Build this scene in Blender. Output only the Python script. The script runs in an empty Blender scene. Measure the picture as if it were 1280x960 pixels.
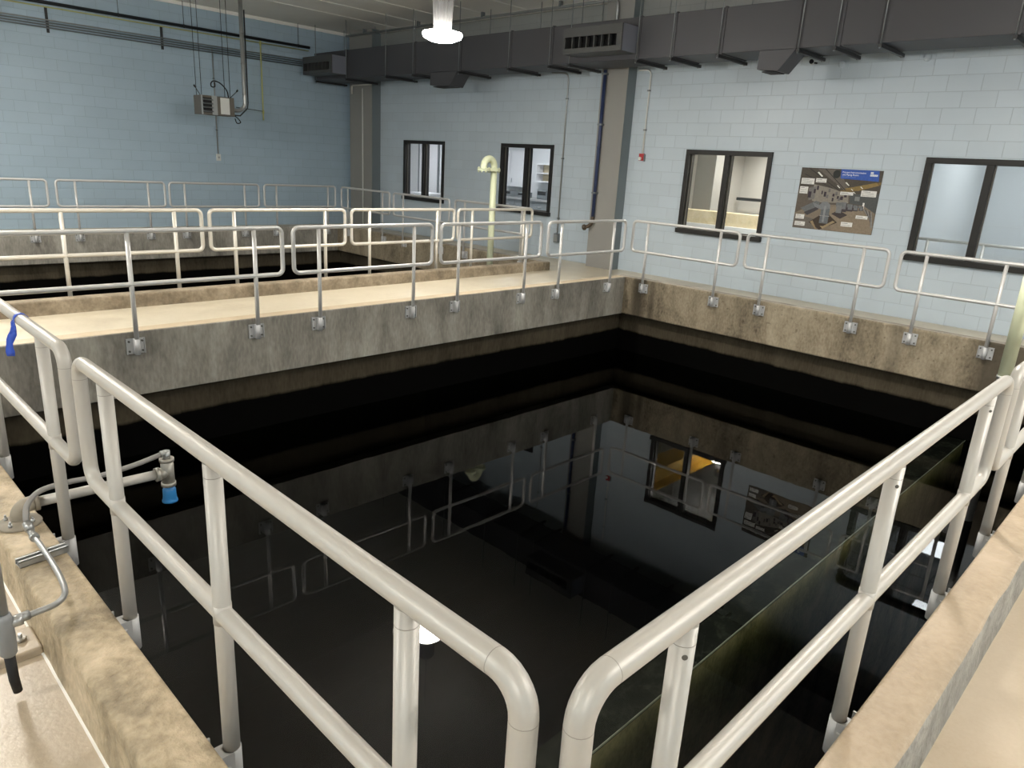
import bpy, bmesh, math, random
from mathutils import Vector, Matrix
random.seed(7)
COL = bpy.context.scene.collection
PI = math.pi

# ------------------------------------------------------------------ measured planes (metres)
XW, YW, ZC = 10.447, 16.579, 5.05        # wall with the windows, back wall, ceiling, before the scaling about the camera
XF = 9.763                               # basin face under the window wall
YA, YB0, YB1, YC = 6.871, 8.83, 9.03, 16.175
ZF, ZK, Z0, ZW = 0.025, 0.27, 0.342, 0.174    # near floor, near curb top, far curb tops, walkway floor
CW = .195                                # width of the far curbs
ZL, ZWT = -0.317, -1.02                  # lip underside, water level
XI, YI = -0.066, -0.051                  # inner faces of the near curbs
XO, YO = -0.269, -0.249
X_MIN, Y_MIN = -6.0, -5.5

# the hall's walls, duct and wall fittings are scaled up about the camera; the blocks course at 222 mm
CAM_SCALE, SHIFT = 1.0936, (0.0755, 0.0575, -0.2001)
def hall(v, axis): return CAM_SCALE*v + SHIFT[axis]  # coordinate scaled about the camera position
WX, WY, CZ = hall(XW, 0), hall(YW, 1), hall(ZC, 2)
X0_, Y0_ = hall(X_MIN, 0), hall(Y_MIN, 1)

# ------------------------------------------------------------------ helpers
class MB:
    def __init__(self):
        self.bm = bmesh.new(); self.mats = []
    def mi(self, m):
        if m not in self.mats: self.mats.append(m)
        return self.mats.index(m)
    def _face(self, vs, m, smooth=False):
        try:
            f = self.bm.faces.new(vs)
        except ValueError:
            return
        f.material_index = self.mi(m); f.smooth = smooth
    def box(self, x0, x1, y0, y1, z0, z1, m, M=None):
        v = [self.bm.verts.new((M @ Vector(p)) if M else p) for p in
             ((x0,y0,z0),(x1,y0,z0),(x1,y1,z0),(x0,y1,z0),(x0,y0,z1),(x1,y0,z1),(x1,y1,z1),(x0,y1,z1))]
        for q in ((3,2,1,0),(4,5,6,7),(0,1,5,4),(1,2,6,5),(2,3,7,6),(3,0,4,7)):
            self._face([v[i] for i in q], m)
    def prism(self, pts, vec, m):
        """closed polygon extruded along vec"""
        a = [self.bm.verts.new(p) for p in pts]
        b = [self.bm.verts.new(Vector(p) + Vector(vec)) for p in pts]
        n = len(a)
        self._face(a[::-1], m); self._face(b, m)
        for i in range(n): self._face([a[i], a[(i+1) % n], b[(i+1) % n], b[i]], m)
    def tube(self, pts, r, m, seg=14, closed=False, caps=True):
        P = [Vector(p) for p in pts]; n = len(P)
        rs = r if isinstance(r, (list, tuple)) else [r]*n
        T = []
        for i in range(n):
            if closed: t = P[(i+1) % n] - P[i-1]
            else: t = P[min(i+1, n-1)] - P[max(i-1, 0)]
            T.append(t.normalized())
        up = Vector((0,0,1)) if abs(T[0].z) < .9 else Vector((1,0,0))
        N = (up - T[0]*up.dot(T[0])).normalized()
        rings = []
        for i in range(n):
            N = (N - T[i]*N.dot(T[i])).normalized()
            B = T[i].cross(N)
            rings.append([self.bm.verts.new(P[i] + (N*math.cos(a) + B*math.sin(a))*rs[i])
                          for a in [2*PI*k/seg for k in range(seg)]])
        lim = n if closed else n-1
        for i in range(lim):
            A, Bq = rings[i], rings[(i+1) % n]
            for k in range(seg):
                self._face([A[k], A[(k+1) % seg], Bq[(k+1) % seg], Bq[k]], m, True)
        if caps and not closed:
            self._face(rings[0][::-1], m); self._face(rings[-1], m)
    def cyl(self, p0, p1, r, m, seg=20, r1=None):
        self.tube([p0, p1], [r, r if r1 is None else r1], m, seg)
    def lathe(self, prof, m, seg=28, c=(0,0,0), M=None):
        """profile of (radius, z) pairs turned around z"""
        rings = []
        for (r, z) in prof:
            ring = []
            for k in range(seg):
                a = 2*PI*k/seg
                p = Vector((max(r, 1e-4)*math.cos(a), max(r, 1e-4)*math.sin(a), z))
                p = (M @ p) if M else p
                ring.append(self.bm.verts.new(p + Vector(c)))
            rings.append(ring)
        for A, Bq in zip(rings, rings[1:]):
            for k in range(seg):
                self._face([A[k], A[(k+1) % seg], Bq[(k+1) % seg], Bq[k]], m, True)
        self._face(rings[0][::-1], m); self._face(rings[-1], m)
    def build(self, name, parent=None, bevel=0, loc=None, normals=True):
        me = bpy.data.meshes.new(name)
        if normals: bmesh.ops.recalc_face_normals(self.bm, faces=self.bm.faces[:])
        self.bm.to_mesh(me); self.bm.free()
        for m in self.mats: me.materials.append(m)
        o = bpy.data.objects.new(name, me); COL.objects.link(o)
        if parent: o.parent = parent
        if loc: o.location = loc
        if bevel:
            b = o.modifiers.new('bevel', 'BEVEL'); b.width = bevel; b.segments = 3; b.limit_method = 'ANGLE'
            b.angle_limit = math.radians(50)
        return o

def tag(o, label, cat, group=None, kind=None):
    o['label'] = label; o['category'] = cat
    if group: o['group'] = group
    if kind: o['kind'] = kind
    return o
def thing(name, label, cat, loc=(0,0,0), rz=0, group=None):
    o = bpy.data.objects.new(name, None); COL.objects.link(o)
    o.empty_display_size = .1
    o.location = loc; o.rotation_euler = (0, 0, rz)
    return tag(o, label, cat, group)
def struct(name, mb, bevel=0, label=None):
    o = mb.build(name, bevel=bevel); o['kind'] = 'structure'
    if label: o['label'] = label
    return o
def children(o):
    return [c for c in bpy.data.objects if c.parent == o]
def dup(root, loc, rz, label, group=None):
    r = root.copy(); COL.objects.link(r); r.location = loc; r.rotation_euler = (0, 0, rz)
    r['label'] = label
    if group: r['group'] = group
    for ch in children(root):
        c = ch.copy(); COL.objects.link(c); c.parent = r
        for g in children(ch):
            d = g.copy(); COL.objects.link(d); d.parent = c
    return r
def mark():
    return set(bpy.data.objects)
def scale_about_cam(before):  # scales every object made since the mark about the camera position
    M = Matrix.Translation(SHIFT) @ Matrix.Scale(CAM_SCALE, 4)
    for o in set(bpy.data.objects)-before:
        if o.parent: continue
        if o.type == 'MESH' and o.get('kind') == 'structure': o.data.transform(M)
        else: o.location = M @ o.location; o.scale = (CAM_SCALE,)*3
def arc(c, a, b, r, n=7):
    """quarter bend around centre c from direction a to direction b"""
    a, b, c = Vector(a), Vector(b), Vector(c)
    return [c + (a*math.cos(t) + b*math.sin(t))*r for t in [PI/2*k/n for k in range(n+1)]]
def smooth_path(pts, n=6):
    """Catmull-Rom through the points"""
    P = [Vector(p) for p in pts]; P = [P[0]*2-P[1]] + P + [P[-1]*2-P[-2]]
    out = []
    for i in range(1, len(P)-2):
        for k in range(n):
            t = k/n
            out.append(.5*((2*P[i]) + (P[i+1]-P[i-1])*t + (2*P[i-1]-5*P[i]+4*P[i+1]-P[i+2])*t*t + (3*P[i]-P[i-1]-3*P[i+1]+P[i+2])*t**3))
    out.append(P[-2])
    return out

# ------------------------------------------------------------------ materials
def nodes(name):
    m = bpy.data.materials.new(name); m.use_nodes = True
    nt = m.node_tree
    return m, nt, nt.nodes, nt.links, nt.nodes['Principled BSDF']
def simple(name, col, rough=.5, metal=0, emit=None, es=0, noise=.0, nscale=20, bump=0, spec=.5, coat=0):
    m, nt, N, L, b = nodes(name)
    b.inputs['Base Color'].default_value = (*col, 1)
    b.inputs['Roughness'].default_value = rough
    b.inputs['Metallic'].default_value = metal
    b.inputs['Specular IOR Level'].default_value = spec
    b.inputs['Coat Weight'].default_value = coat
    if emit:
        b.inputs['Emission Color'].default_value = (*emit, 1); b.inputs['Emission Strength'].default_value = es
    tc = N.new('ShaderNodeTexCoord'); n = N.new('ShaderNodeTexNoise')
    n.inputs['Scale'].default_value = nscale; n.inputs['Detail'].default_value = 4
    L.new(tc.outputs['Object'], n.inputs['Vector'])
    mx = N.new('ShaderNodeMix'); mx.data_type = 'RGBA'
    k = 1-noise
    mx.inputs[6].default_value = (col[0]*k, col[1]*k, col[2]*k, 1)
    k = 1+noise
    mx.inputs[7].default_value = (min(col[0]*k,1), min(col[1]*k,1), min(col[2]*k,1), 1)
    L.new(n.outputs['Fac'], mx.inputs[0]); L.new(mx.outputs[2], b.inputs['Base Color'])
    if bump:
        bp = N.new('ShaderNodeBump'); bp.inputs['Strength'].default_value = bump; bp.inputs['Distance'].default_value = .004
        L.new(n.outputs['Fac'], bp.inputs['Height']); L.new(bp.outputs[0], b.inputs['Normal'])
    return m
def ramp(N, stops):
    r = N.new('ShaderNodeValToRGB'); e = r.color_ramp.elements
    while len(e) > 1: e.remove(e[-1])
    e[0].position = stops[0][0]; e[0].color = (*stops[0][1], 1)
    for p, c in stops[1:]:
        x = e.new(p); x.color = (*c, 1)
    return r
def concrete(name, dark, mid, light, scale=1.6, streak=0.0, rough=.8, spec=.4, dist=.01, bump=.35, fine=40, lo=.3, hi=.72, scum=None, specks=0, stains=()):
    m, nt, N, L, b = nodes(name)
    geo = N.new('ShaderNodeNewGeometry')
    mp = N.new('ShaderNodeMapping'); mp.inputs['Scale'].default_value = (scale, scale, scale*(1-streak*.9))
    L.new(geo.outputs['Position'], mp.inputs['Vector'])
    n1 = N.new('ShaderNodeTexNoise'); n1.inputs['Scale'].default_value = 1; n1.inputs['Detail'].default_value = 9
    n1.inputs['Roughness'].default_value = .65; n1.inputs['Distortion'].default_value = .3
    L.new(mp.outputs[0], n1.inputs['Vector'])
    mp2 = N.new('ShaderNodeMapping'); mp2.inputs['Scale'].default_value = (fine, fine, fine*(1-streak*.93))
    L.new(geo.outputs['Position'], mp2.inputs['Vector'])
    n2 = N.new('ShaderNodeTexNoise'); n2.inputs['Scale'].default_value = 1; n2.inputs['Detail'].default_value = 5
    L.new(mp2.outputs[0], n2.inputs['Vector'])
    ad = N.new('ShaderNodeMath'); ad.operation = 'MULTIPLY_ADD'; ad.inputs[1].default_value = .32
    L.new(n2.outputs['Fac'], ad.inputs[0])
    sb = N.new('ShaderNodeMath'); sb.operation = 'SUBTRACT'; sb.inputs[1].default_value = .16
    L.new(n1.outputs['Fac'], sb.inputs[0]); L.new(sb.outputs[0], ad.inputs[2])
    r = ramp(N, [(lo, dark), ((lo+hi)/2, mid), (hi, light)])
    L.new(ad.outputs[0], r.inputs[0])
    out = r.outputs[0]
    if specks:
        v = N.new('ShaderNodeTexNoise'); v.inputs['Scale'].default_value = 14; v.inputs['Detail'].default_value = 2
        L.new(geo.outputs['Position'], v.inputs['Vector'])
        rr = ramp(N, [(.66, (0,0,0)), (.72, (1,1,1))]); L.new(v.outputs['Fac'], rr.inputs[0])
        mul = N.new('ShaderNodeMath'); mul.operation = 'MULTIPLY'; mul.inputs[1].default_value = specks
        L.new(rr.outputs[0], mul.inputs[0])
        mx = N.new('ShaderNodeMix'); mx.data_type = 'RGBA'; mx.inputs[7].default_value = (*dark, 1)
        L.new(mul.outputs[0], mx.inputs[0]); L.new(out, mx.inputs[6]); out = mx.outputs[2]
    for (sy, hw, amt) in stains:      # dark run-off streaks down the face at given places
        sx = N.new('ShaderNodeSeparateXYZ'); L.new(geo.outputs['Position'], sx.inputs[0])
        d = N.new('ShaderNodeMath'); d.operation = 'SUBTRACT'; d.inputs[1].default_value = sy; L.new(sx.outputs['Y'], d.inputs[0])
        ab = N.new('ShaderNodeMath'); ab.operation = 'ABSOLUTE'; L.new(d.outputs[0], ab.inputs[0])
        nn = N.new('ShaderNodeMath'); nn.operation = 'MULTIPLY_ADD'; nn.inputs[1].default_value = -hw*1.6; L.new(n1.outputs['Fac'], nn.inputs[0]); L.new(ab.outputs[0], nn.inputs[2])
        mr = N.new('ShaderNodeMapRange'); mr.inputs['From Min'].default_value = -hw*.4; mr.inputs['From Max'].default_value = hw*.5
        mr.inputs['To Min'].default_value = amt; mr.inputs['To Max'].default_value = 0; L.new(nn.outputs[0], mr.inputs['Value'])
        mx = N.new('ShaderNodeMix'); mx.data_type = 'RGBA'; mx.inputs[7].default_value = (.045, .036, .024, 1)
        L.new(mr.outputs[0], mx.inputs[0]); L.new(out, mx.inputs[6]); out = mx.outputs[2]
    if scum:      # waterline stain: wet growth below a ragged line
        zline, scol = scum
        sx = N.new('ShaderNodeSeparateXYZ'); L.new(geo.outputs['Position'], sx.inputs[0])
        mm = N.new('ShaderNodeMath'); mm.operation = 'MULTIPLY_ADD'; mm.inputs[1].default_value = .12
        L.new(n1.outputs['Fac'], mm.inputs[0]); L.new(sx.outputs['Z'], mm.inputs[2])
        mr = N.new('ShaderNodeMapRange'); mr.inputs['From Min'].default_value = zline+.04; mr.inputs['From Max'].default_value = zline+.08
        L.new(mm.outputs[0], mr.inputs['Value'])
        mx = N.new('ShaderNodeMix'); mx.data_type = 'RGBA'; mx.inputs[6].default_value = (*scol, 1)
        L.new(mr.outputs[0], mx.inputs[0]); L.new(out, mx.inputs[7]); out = mx.outputs[2]
    L.new(out, b.inputs['Base Color'])
    b.inputs['Roughness'].default_value = rough; b.inputs['Specular IOR Level'].default_value = spec
    bp = N.new('ShaderNodeBump'); bp.inputs['Strength'].default_value = bump; bp.inputs['Distance'].default_value = dist
    L.new(ad.outputs[0], bp.inputs['Height']); L.new(bp.outputs[0], b.inputs['Normal'])
    return m
def block(name, col, joint=.86, rough=.38, off=(.1, 0), vary=.05):
    """painted concrete masonry, running bond blocks"""
    m, nt, N, L, b = nodes(name)
    geo = N.new('ShaderNodeNewGeometry'); s = N.new('ShaderNodeSeparateXYZ'); L.new(geo.outputs['Position'], s.inputs[0])
    a = N.new('ShaderNodeMath'); a.operation = 'ADD'; L.new(s.outputs['X'], a.inputs[0]); L.new(s.outputs['Y'], a.inputs[1])
    a2 = N.new('ShaderNodeMath'); a2.operation = 'ADD'; a2.inputs[1].default_value = 40*.4444+off[0]; L.new(a.outputs[0], a2.inputs[0])
    z2 = N.new('ShaderNodeMath'); z2.operation = 'SUBTRACT'; z2.inputs[1].default_value = hall(3.787, 2)-40*.22222+off[1]; L.new(s.outputs['Z'], z2.inputs[0])
    c = N.new('ShaderNodeCombineXYZ'); L.new(a2.outputs[0], c.inputs['X']); L.new(z2.outputs[0], c.inputs['Y'])
    br = N.new('ShaderNodeTexBrick'); br.offset = .5; br.inputs['Scale'].default_value = 1
    br.inputs['Brick Width'].default_value = .44444; br.inputs['Row Height'].default_value = .22222
    br.inputs['Mortar Size'].default_value = .0045; br.inputs['Mortar Smooth'].default_value = .35; br.inputs['Bias'].default_value = 0
    br.inputs['Color1'].default_value = (*[x*(1-vary) for x in col], 1); br.inputs['Color2'].default_value = (*[x*(1+vary) for x in col], 1)
    br.inputs['Mortar'].default_value = (*[x*joint for x in col], 1)
    L.new(c.outputs[0], br.inputs['Vector'])
    n = N.new('ShaderNodeTexNoise'); n.inputs['Scale'].default_value = 1.1; n.inputs['Detail'].default_value = 6
    L.new(geo.outputs['Position'], n.inputs['Vector'])
    mr = N.new('ShaderNodeMapRange'); mr.inputs['To Min'].default_value = .93; mr.inputs['To Max'].default_value = 1.07
    L.new(n.outputs['Fac'], mr.inputs['Value'])
    vm = N.new('ShaderNodeVectorMath'); vm.operation = 'SCALE'; L.new(br.outputs['Color'], vm.inputs[0]); L.new(mr.outputs[0], vm.inputs['Scale'])
    L.new(vm.outputs[0], b.inputs['Base Color'])
    nf = N.new('ShaderNodeTexNoise'); nf.inputs['Scale'].default_value = 55; nf.inputs['Detail'].default_value = 3
    L.new(geo.outputs['Position'], nf.inputs['Vector'])
    ma = N.new('ShaderNodeMath'); ma.operation = 'MULTIPLY_ADD'; ma.inputs[1].default_value = .12
    inv = N.new('ShaderNodeMath'); inv.operation = 'SUBTRACT'; inv.inputs[0].default_value = 1; L.new(br.outputs['Fac'], inv.inputs[1])
    L.new(nf.outputs['Fac'], ma.inputs[0]); L.new(inv.outputs[0], ma.inputs[2])
    bp = N.new('ShaderNodeBump'); bp.inputs['Strength'].default_value = .55; bp.inputs['Distance'].default_value = .006
    L.new(ma.outputs[0], bp.inputs['Height']); L.new(bp.outputs[0], b.inputs['Normal'])
    b.inputs['Roughness'].default_value = rough
    return m
def clear(name, tint, ior, bump=None, volume=None, rough=0):
    """flat clear sheet: Fresnel reflection over a see-through tint"""
    m = bpy.data.materials.new(name); m.use_nodes = True
    nt = m.node_tree; N = nt.nodes; L = nt.links
    N.remove(N['Principled BSDF']); out = N['Material Output']
    fr = N.new('ShaderNodeFresnel'); fr.inputs['IOR'].default_value = ior
    g0 = N.new('ShaderNodeNewGeometry'); sel = N.new('ShaderNodeMix'); sel.data_type = 'FLOAT'
    sel.inputs[2].default_value = ior; sel.inputs[3].default_value = 1/ior      # the same sheet seen from its other side
    L.new(g0.outputs['Backfacing'], sel.inputs[0]); L.new(sel.outputs[0], fr.inputs['IOR'])
    tr = N.new('ShaderNodeBsdfTransparent'); tr.inputs['Color'].default_value = (*tint, 1)
    gl = N.new('ShaderNodeBsdfGlossy'); gl.inputs['Roughness'].default_value = rough
    mx = N.new('ShaderNodeMixShader')
    L.new(fr.outputs[0], mx.inputs[0]); L.new(tr.outputs[0], mx.inputs[1]); L.new(gl.outputs[0], mx.inputs[2])
    L.new(mx.outputs[0], out.inputs['Surface'])
    if bump:
        geo = N.new('ShaderNodeNewGeometry'); n = N.new('ShaderNodeTexNoise')
        n.inputs['Scale'].default_value = bump[0]; n.inputs['Detail'].default_value = 1
        L.new(geo.outputs['Position'], n.inputs['Vector'])
        bp = N.new('ShaderNodeBump'); bp.inputs['Strength'].default_value = 1; bp.inputs['Distance'].default_value = bump[1]
        L.new(n.outputs['Fac'], bp.inputs['Height']); L.new(bp.outputs[0], fr.inputs['Normal']); L.new(bp.outputs[0], gl.inputs['Normal'])
    if volume:
        va = N.new('ShaderNodeVolumeAbsorption'); va.inputs['Color'].default_value = (*volume[0], 1); va.inputs['Density'].default_value = volume[1]
        L.new(va.outputs[0], out.inputs['Volume'])
    return m

M_BLUE = block('painted_block_blue', (.385, .50, .60), joint=.80, vary=.02)
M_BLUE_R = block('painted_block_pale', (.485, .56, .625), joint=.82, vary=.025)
M_UPPER = block('grey_upper_block', (.27, .28, .27), joint=.85, vary=.02)  # plain grey for the topmost courses of the window wall
M_CEIL = simple('ceiling_panel', (.80,.785,.74), .7, noise=.04, nscale=2)
M_TRIMW = simple('ceiling_trim', (.90,.89,.85), .5)
M_FACE_A = concrete('concrete_grey_face', (.12,.112,.095), (.255,.24,.208), (.40,.385,.335), 2.2, .75, fine=38)
M_FACE_F = concrete('concrete_brown_face', (.08,.062,.04), (.24,.20,.138), (.38,.325,.235), 2.0, .45, fine=34, specks=.5, stains=((6.55, .16, .8), (6.28, .07, .6), (1.12, .24, .85), (.85, .15, .7), (2.3, .10, .35)))
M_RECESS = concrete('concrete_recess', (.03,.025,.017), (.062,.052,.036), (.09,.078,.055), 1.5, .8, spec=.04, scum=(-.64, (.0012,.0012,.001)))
M_CURB_B = concrete('concrete_walk_curb', (.14,.11,.075), (.27,.22,.155), (.44,.37,.275), 2.6, .1, fine=26)
M_CURB_L = concrete('concrete_stained_curb', (.19,.15,.095), (.44,.355,.235), (.66,.54,.385), 3.2, 0, fine=28, bump=1.0, dist=.03, specks=.35, rough=.5)
M_CURB_R = concrete('concrete_beige_curb', (.31,.24,.165), (.41,.325,.23), (.48,.39,.29), 2.4, 0, fine=36, bump=.9, dist=.02, lo=.22, rough=.5, specks=.25)
M_CURB_SIDE = concrete('concrete_curb_side', (.19,.18,.16), (.29,.28,.255), (.42,.40,.36), 5, .2, fine=40, bump=1.0, dist=.03)
M_LEDGE = concrete('concrete_ledge', (.19,.165,.13), (.36,.32,.265), (.47,.43,.37), 2.2, 0)
M_COAT = concrete('cream_floor_coating', (.48,.42,.32), (.56,.50,.385), (.61,.55,.435), 1.6, 0, rough=.33, bump=.18, fine=18, lo=.25)
M_EDGE = concrete('cream_edge_band', (.40,.32,.215), (.48,.39,.27), (.55,.455,.33), 3, 0, rough=.55)
M_FLOOR = concrete('cream_floor', (.40,.33,.24), (.48,.40,.30), (.53,.45,.35), 1.1, 0, rough=.30, bump=.3, fine=60, lo=.2)
M_BASIN = concrete('basin_lining', (.004,.005,.004), (.008,.008,.006), (.012,.012,.008), 1.2, .4, spec=.0)
M_BAFFLE = concrete('algae_concrete', (.09,.085,.045), (.25,.20,.115), (.40,.31,.19), 1.6, .3, spec=.1)
M_BAFFLE_TOP = concrete('wet_black_concrete', (.002,.002,.002), (.003,.003,.003), (.03,.03,.027), 9, 0, rough=.8, spec=.1)
M_WATER = clear('dark_water', (.72, .78, .70), 1.38, (3.0, .00035), ((.5,.58,.42), 2.2))
M_GLASS = clear('window_glass', (.93,.95,.95), 1.5)
M_ALU = simple('satin_aluminium', (.56,.555,.545), .38, .28, noise=.03, nscale=6)
M_ALU_N = simple('satin_aluminium_near', (.49,.47,.435), .44, .22, noise=.03, nscale=9, bump=.0)
M_CREAMRAIL = simple('cream_aluminium', (.62,.59,.53), .38, .3, noise=.03, nscale=6)
M_BRK = simple('cast_bracket', (.47,.475,.48), .5, .12, noise=.05)
M_BOLT = simple('dark_bolt', (.13,.13,.12), .5, .6)
M_SEAM = simple('joint_seam', (.30,.28,.25), .6, .2)
M_FRAME = simple('dark_bronze_frame', (.009,.008,.007), .5, .1)
M_FRAME2 = simple('frame_inner_bead', (.10,.093,.083), .45, .2)
M_DUCT = simple('grey_painted_duct', (.055,.055,.062), .5, .2, noise=.04, nscale=1)
M_REG = simple('register_grey', (.058,.06,.06), .5, .1)
M_REGV = simple('register_vane', (.115,.118,.118), .5, .1)
M_REGS = simple('register_side', (.17,.18,.225), .5, .1)
M_BLACK = simple('matte_black', (.006,.006,.007), .7)
M_STRUT = simple('dark_strut', (.035,.036,.038), .5, .4)
M_GALV = simple('galvanised_steel', (.42,.43,.43), .38, .75, noise=.08, nscale=15)
M_GALV_D = simple('dull_conduit', (.22,.24,.25), .45, .6)
M_COLUMN = simple('grey_column_paint', (.275,.27,.255), .6, noise=.06, nscale=1.5)
M_COLBLUE = simple('shaded_side_paint', (.16,.19,.205), .5, noise=.03, nscale=2)  # blue-grey column side, made darker with its shade put into the colour
M_PALEY = simple('pale_yellow_green_paint', (.66,.70,.50), .42, 0, noise=.03)
M_BLUEPIPE = simple('blue_pipe_paint', (.022,.036,.095), .45)
M_BRASS = simple('old_brass', (.10,.075,.055), .5, .6)
M_HEAT = simple('heater_casing', (.145,.13,.11), .5, .3)
M_PIPEBLK = simple('black_iron_pipe', (.02,.023,.028), .5, .3)
M_YELL = simple('yellow_gas_pipe', (.46,.47,.18), .5)
M_WHITE = simple('white_plastic', (.68,.69,.67), .5)
M_RED = simple('red_alarm', (.45,.03,.035), .4)
M_TAPE = simple('blue_tape', (.03,.09,.55), .35)
M_NOZ = simple('blue_nozzle_plastic', (.02,.17,.42), .38, noise=.05, nscale=40)
M_HOSE = simple('grey_flexible_conduit', (.27,.26,.25), .45, .1)
M_IRON = simple('malleable_iron', (.40,.38,.34), .45, .5, noise=.12, nscale=60, bump=.3)
M_PVCG = simple('grey_fitting', (.24,.25,.26), .5, .2)
M_CAST = simple('weathered_cast_iron', (.30,.265,.21), .55, .15, noise=.18, nscale=30, bump=.4)
M_HOUSING = simple('lamp_housing', (.13,.13,.13), .5, 0)
M_PANELW = simple('white_lamp_frame', (.7,.7,.7), .5)
M_LENS = simple('lit_lens', (1,1,1), .4, emit=(1, .95, .87), es=150)
M_RIM = simple('glowing_rim', (1,1,1), .4, emit=(1, .95, .87), es=38)
M_LENS_C = simple('lit_lens_cool', (1,1,1), .4, emit=(.97, .97, 1), es=13)
M_ROOMW = simple('white_room_wall', (.66,.67,.68), .6)
M_ROOMG = simple('grey_room_wall', (.42,.405,.375), .6)
M_ROOMBLUE = simple('pale_room_wall', (.60,.625,.63), .6)
M_CAB = simple('white_cabinet', (.70,.70,.72), .45)
M_CABG = simple('grey_base_cabinet', (.20,.215,.225), .5)
M_COUNTER = simple('black_worktop', (.30,.30,.30), .4)
M_BAND = simple('yellow_beam_paint', (.42,.25,.025), .5)
M_CREAMW = concrete('cream_concrete', (.45,.36,.22), (.62,.52,.34), (.72,.62,.44), 2, .3)

# ------------------------------------------------------------------ setting: floors, walls, ceiling
m = MB()
m.box(X0_, XO, Y0_, YA, -.2, ZF, M_FLOOR)
m.box(XO, XF+.1, Y0_, YO, -.2, ZF, M_FLOOR)
m.box(XF+.1, WX, Y0_, YO, -.2, ZW-.001, M_FLOOR)
struct('floor', m)
m = MB(); m.box(XO-.022, XO-.006, YO, YA, ZF-.01, ZF+.004, M_TRIMW); struct('trim_3', m)

hall_mark = mark()
m = MB(); m.box(X_MIN-.2, XW+.2, Y_MIN-.2, YW+.2, ZC, ZC+.2, M_CEIL); struct('ceiling', m)
m = MB()
for k in range(19):                                   # narrow white joints between ceiling panels
    y = -4.6 + k*1.06+.04
    m.box(X_MIN, XW, y, y+.035, ZC-.008, ZC+.01, M_TRIMW)
struct('trim_1', m)
m = MB()
m.box(XW-.05, XW+.001, Y_MIN, YW, ZC-.07, ZC-.001, M_TRIMW); m.box(X_MIN, XW-.05, YW-.05, YW+.001, ZC-.07, ZC-.001, M_TRIMW)
struct('trim_2', m)

m = MB(); m.box(X_MIN-.2, XW+.2, YW, YW+.2, -.4, ZC, M_BLUE); struct('wall_back', m)
m = MB(); m.box(X_MIN-.2, X_MIN, Y_MIN, YW, -.2, ZC, M_BLUE); struct('wall_left', m)
m = MB(); m.box(X_MIN-.2, XW+.2, Y_MIN-.2, Y_MIN, -.2, ZC, M_BLUE); struct('wall_front', m)

WT, WB = 2.549, 1.184
WINS = [(12.728, 14.255), (9.377, 10.865), (4.799, 6.348), (1.05, 2.602)]
m = MB()
ys = [Y_MIN] + sorted([y for w in WINS for y in w]) + [YW]
for a, b_ in zip(ys, ys[1:]):
    if any(abs(a-w[0]) < 1e-6 for w in WINS):
        m.box(XW, XW+.2, a, b_, -.4, WB, M_BLUE_R); m.box(XW, XW+.2, a, b_, WT, 4.3967, M_BLUE_R)
    else:
        m.box(XW, XW+.2, a, b_, -.4, 4.3967, M_BLUE_R)
m.box(XW, XW+.2, Y_MIN, YW, 4.3967, ZC, M_UPPER)
struct('wall_right', m)

for i, (y0, y1) in enumerate(WINS):
    ro = thing('window_%d' % (i+1), 'x', 'window', (XW, (y0+y1)/2, WB)); del ro['label']; del ro['category']
    ro['kind'] = 'structure'
    h = WT-WB; w = (y1-y0)/2; c = 0
    fr = MB(); fw = .075
    xa, xb = -.03, .14
    fr.box(xa, xb, -w, w, h-fw, h, M_FRAME); fr.box(xa-.03, xb, -w-.02, w+.02, -.02, fw*.75, M_FRAME)
    fr.box(xa, xb, w-fw, w, fw*.75, h-fw, M_FRAME); fr.box(xa, xb, -w, -w+fw, fw*.75, h-fw, M_FRAME)
    fr.box(xa, xb, -fw*.55, fw*.55, fw*.75, h-fw, M_FRAME)
    o = fr.build('window_frame', ro, bevel=.004); o['kind'] = 'structure'
    for s in (-1, 1):
        y_a, y_b = (fw*.55, w-fw) if s > 0 else (-w+fw, -fw*.55)
        g = MB(); g.box(.055, .063, y_a-.005, y_b+.005, fw*.75-.005, h-fw+.005, M_GLASS)
        o = g.build('pane', ro); o['kind'] = 'structure'
        g = MB()
        g.box(.035, .055, y_a, y_a+.018, fw*.75, h-fw, M_FRAME2); g.box(.035, .055, y_b-.018, y_b, fw*.75, h-fw, M_FRAME2)
        g.box(.035, .055, y_a+.018, y_b-.018, fw*.75, fw*.75+.02, M_FRAME2)
        o = g.build('glazing_bead', ro); o['kind'] = 'structure'

# gray columns standing proud of the window wall
for k, (ya, yb) in enumerate([(7.56, 8.14), (15.25, 16.23)]):
    m = MB(); m.box(10.2, XW+.01, ya, yb, Z0, ZC, M_COLUMN)
    m.box(10.195, XW+.01, ya-.006, ya+.0, Z0, ZC, M_COLBLUE)  # thin skin carrying the shaded side's colour
    m.box(10.192, 10.2, ya-.006, ya+.035, Z0, ZC, M_TRIMW if k == 9 else M_COLUMN)
    o = struct('column', m)

scale_about_cam(hall_mark)

# ------------------------------------------------------------------ basins
def basin_side(name, m_face, x0, x1, y0, y1, z1, zb=ZL):
    m = MB(); m.box(x0, x1, y0, y1, zb, z1, m_face); return struct(name, m, bevel=.012)
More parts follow.
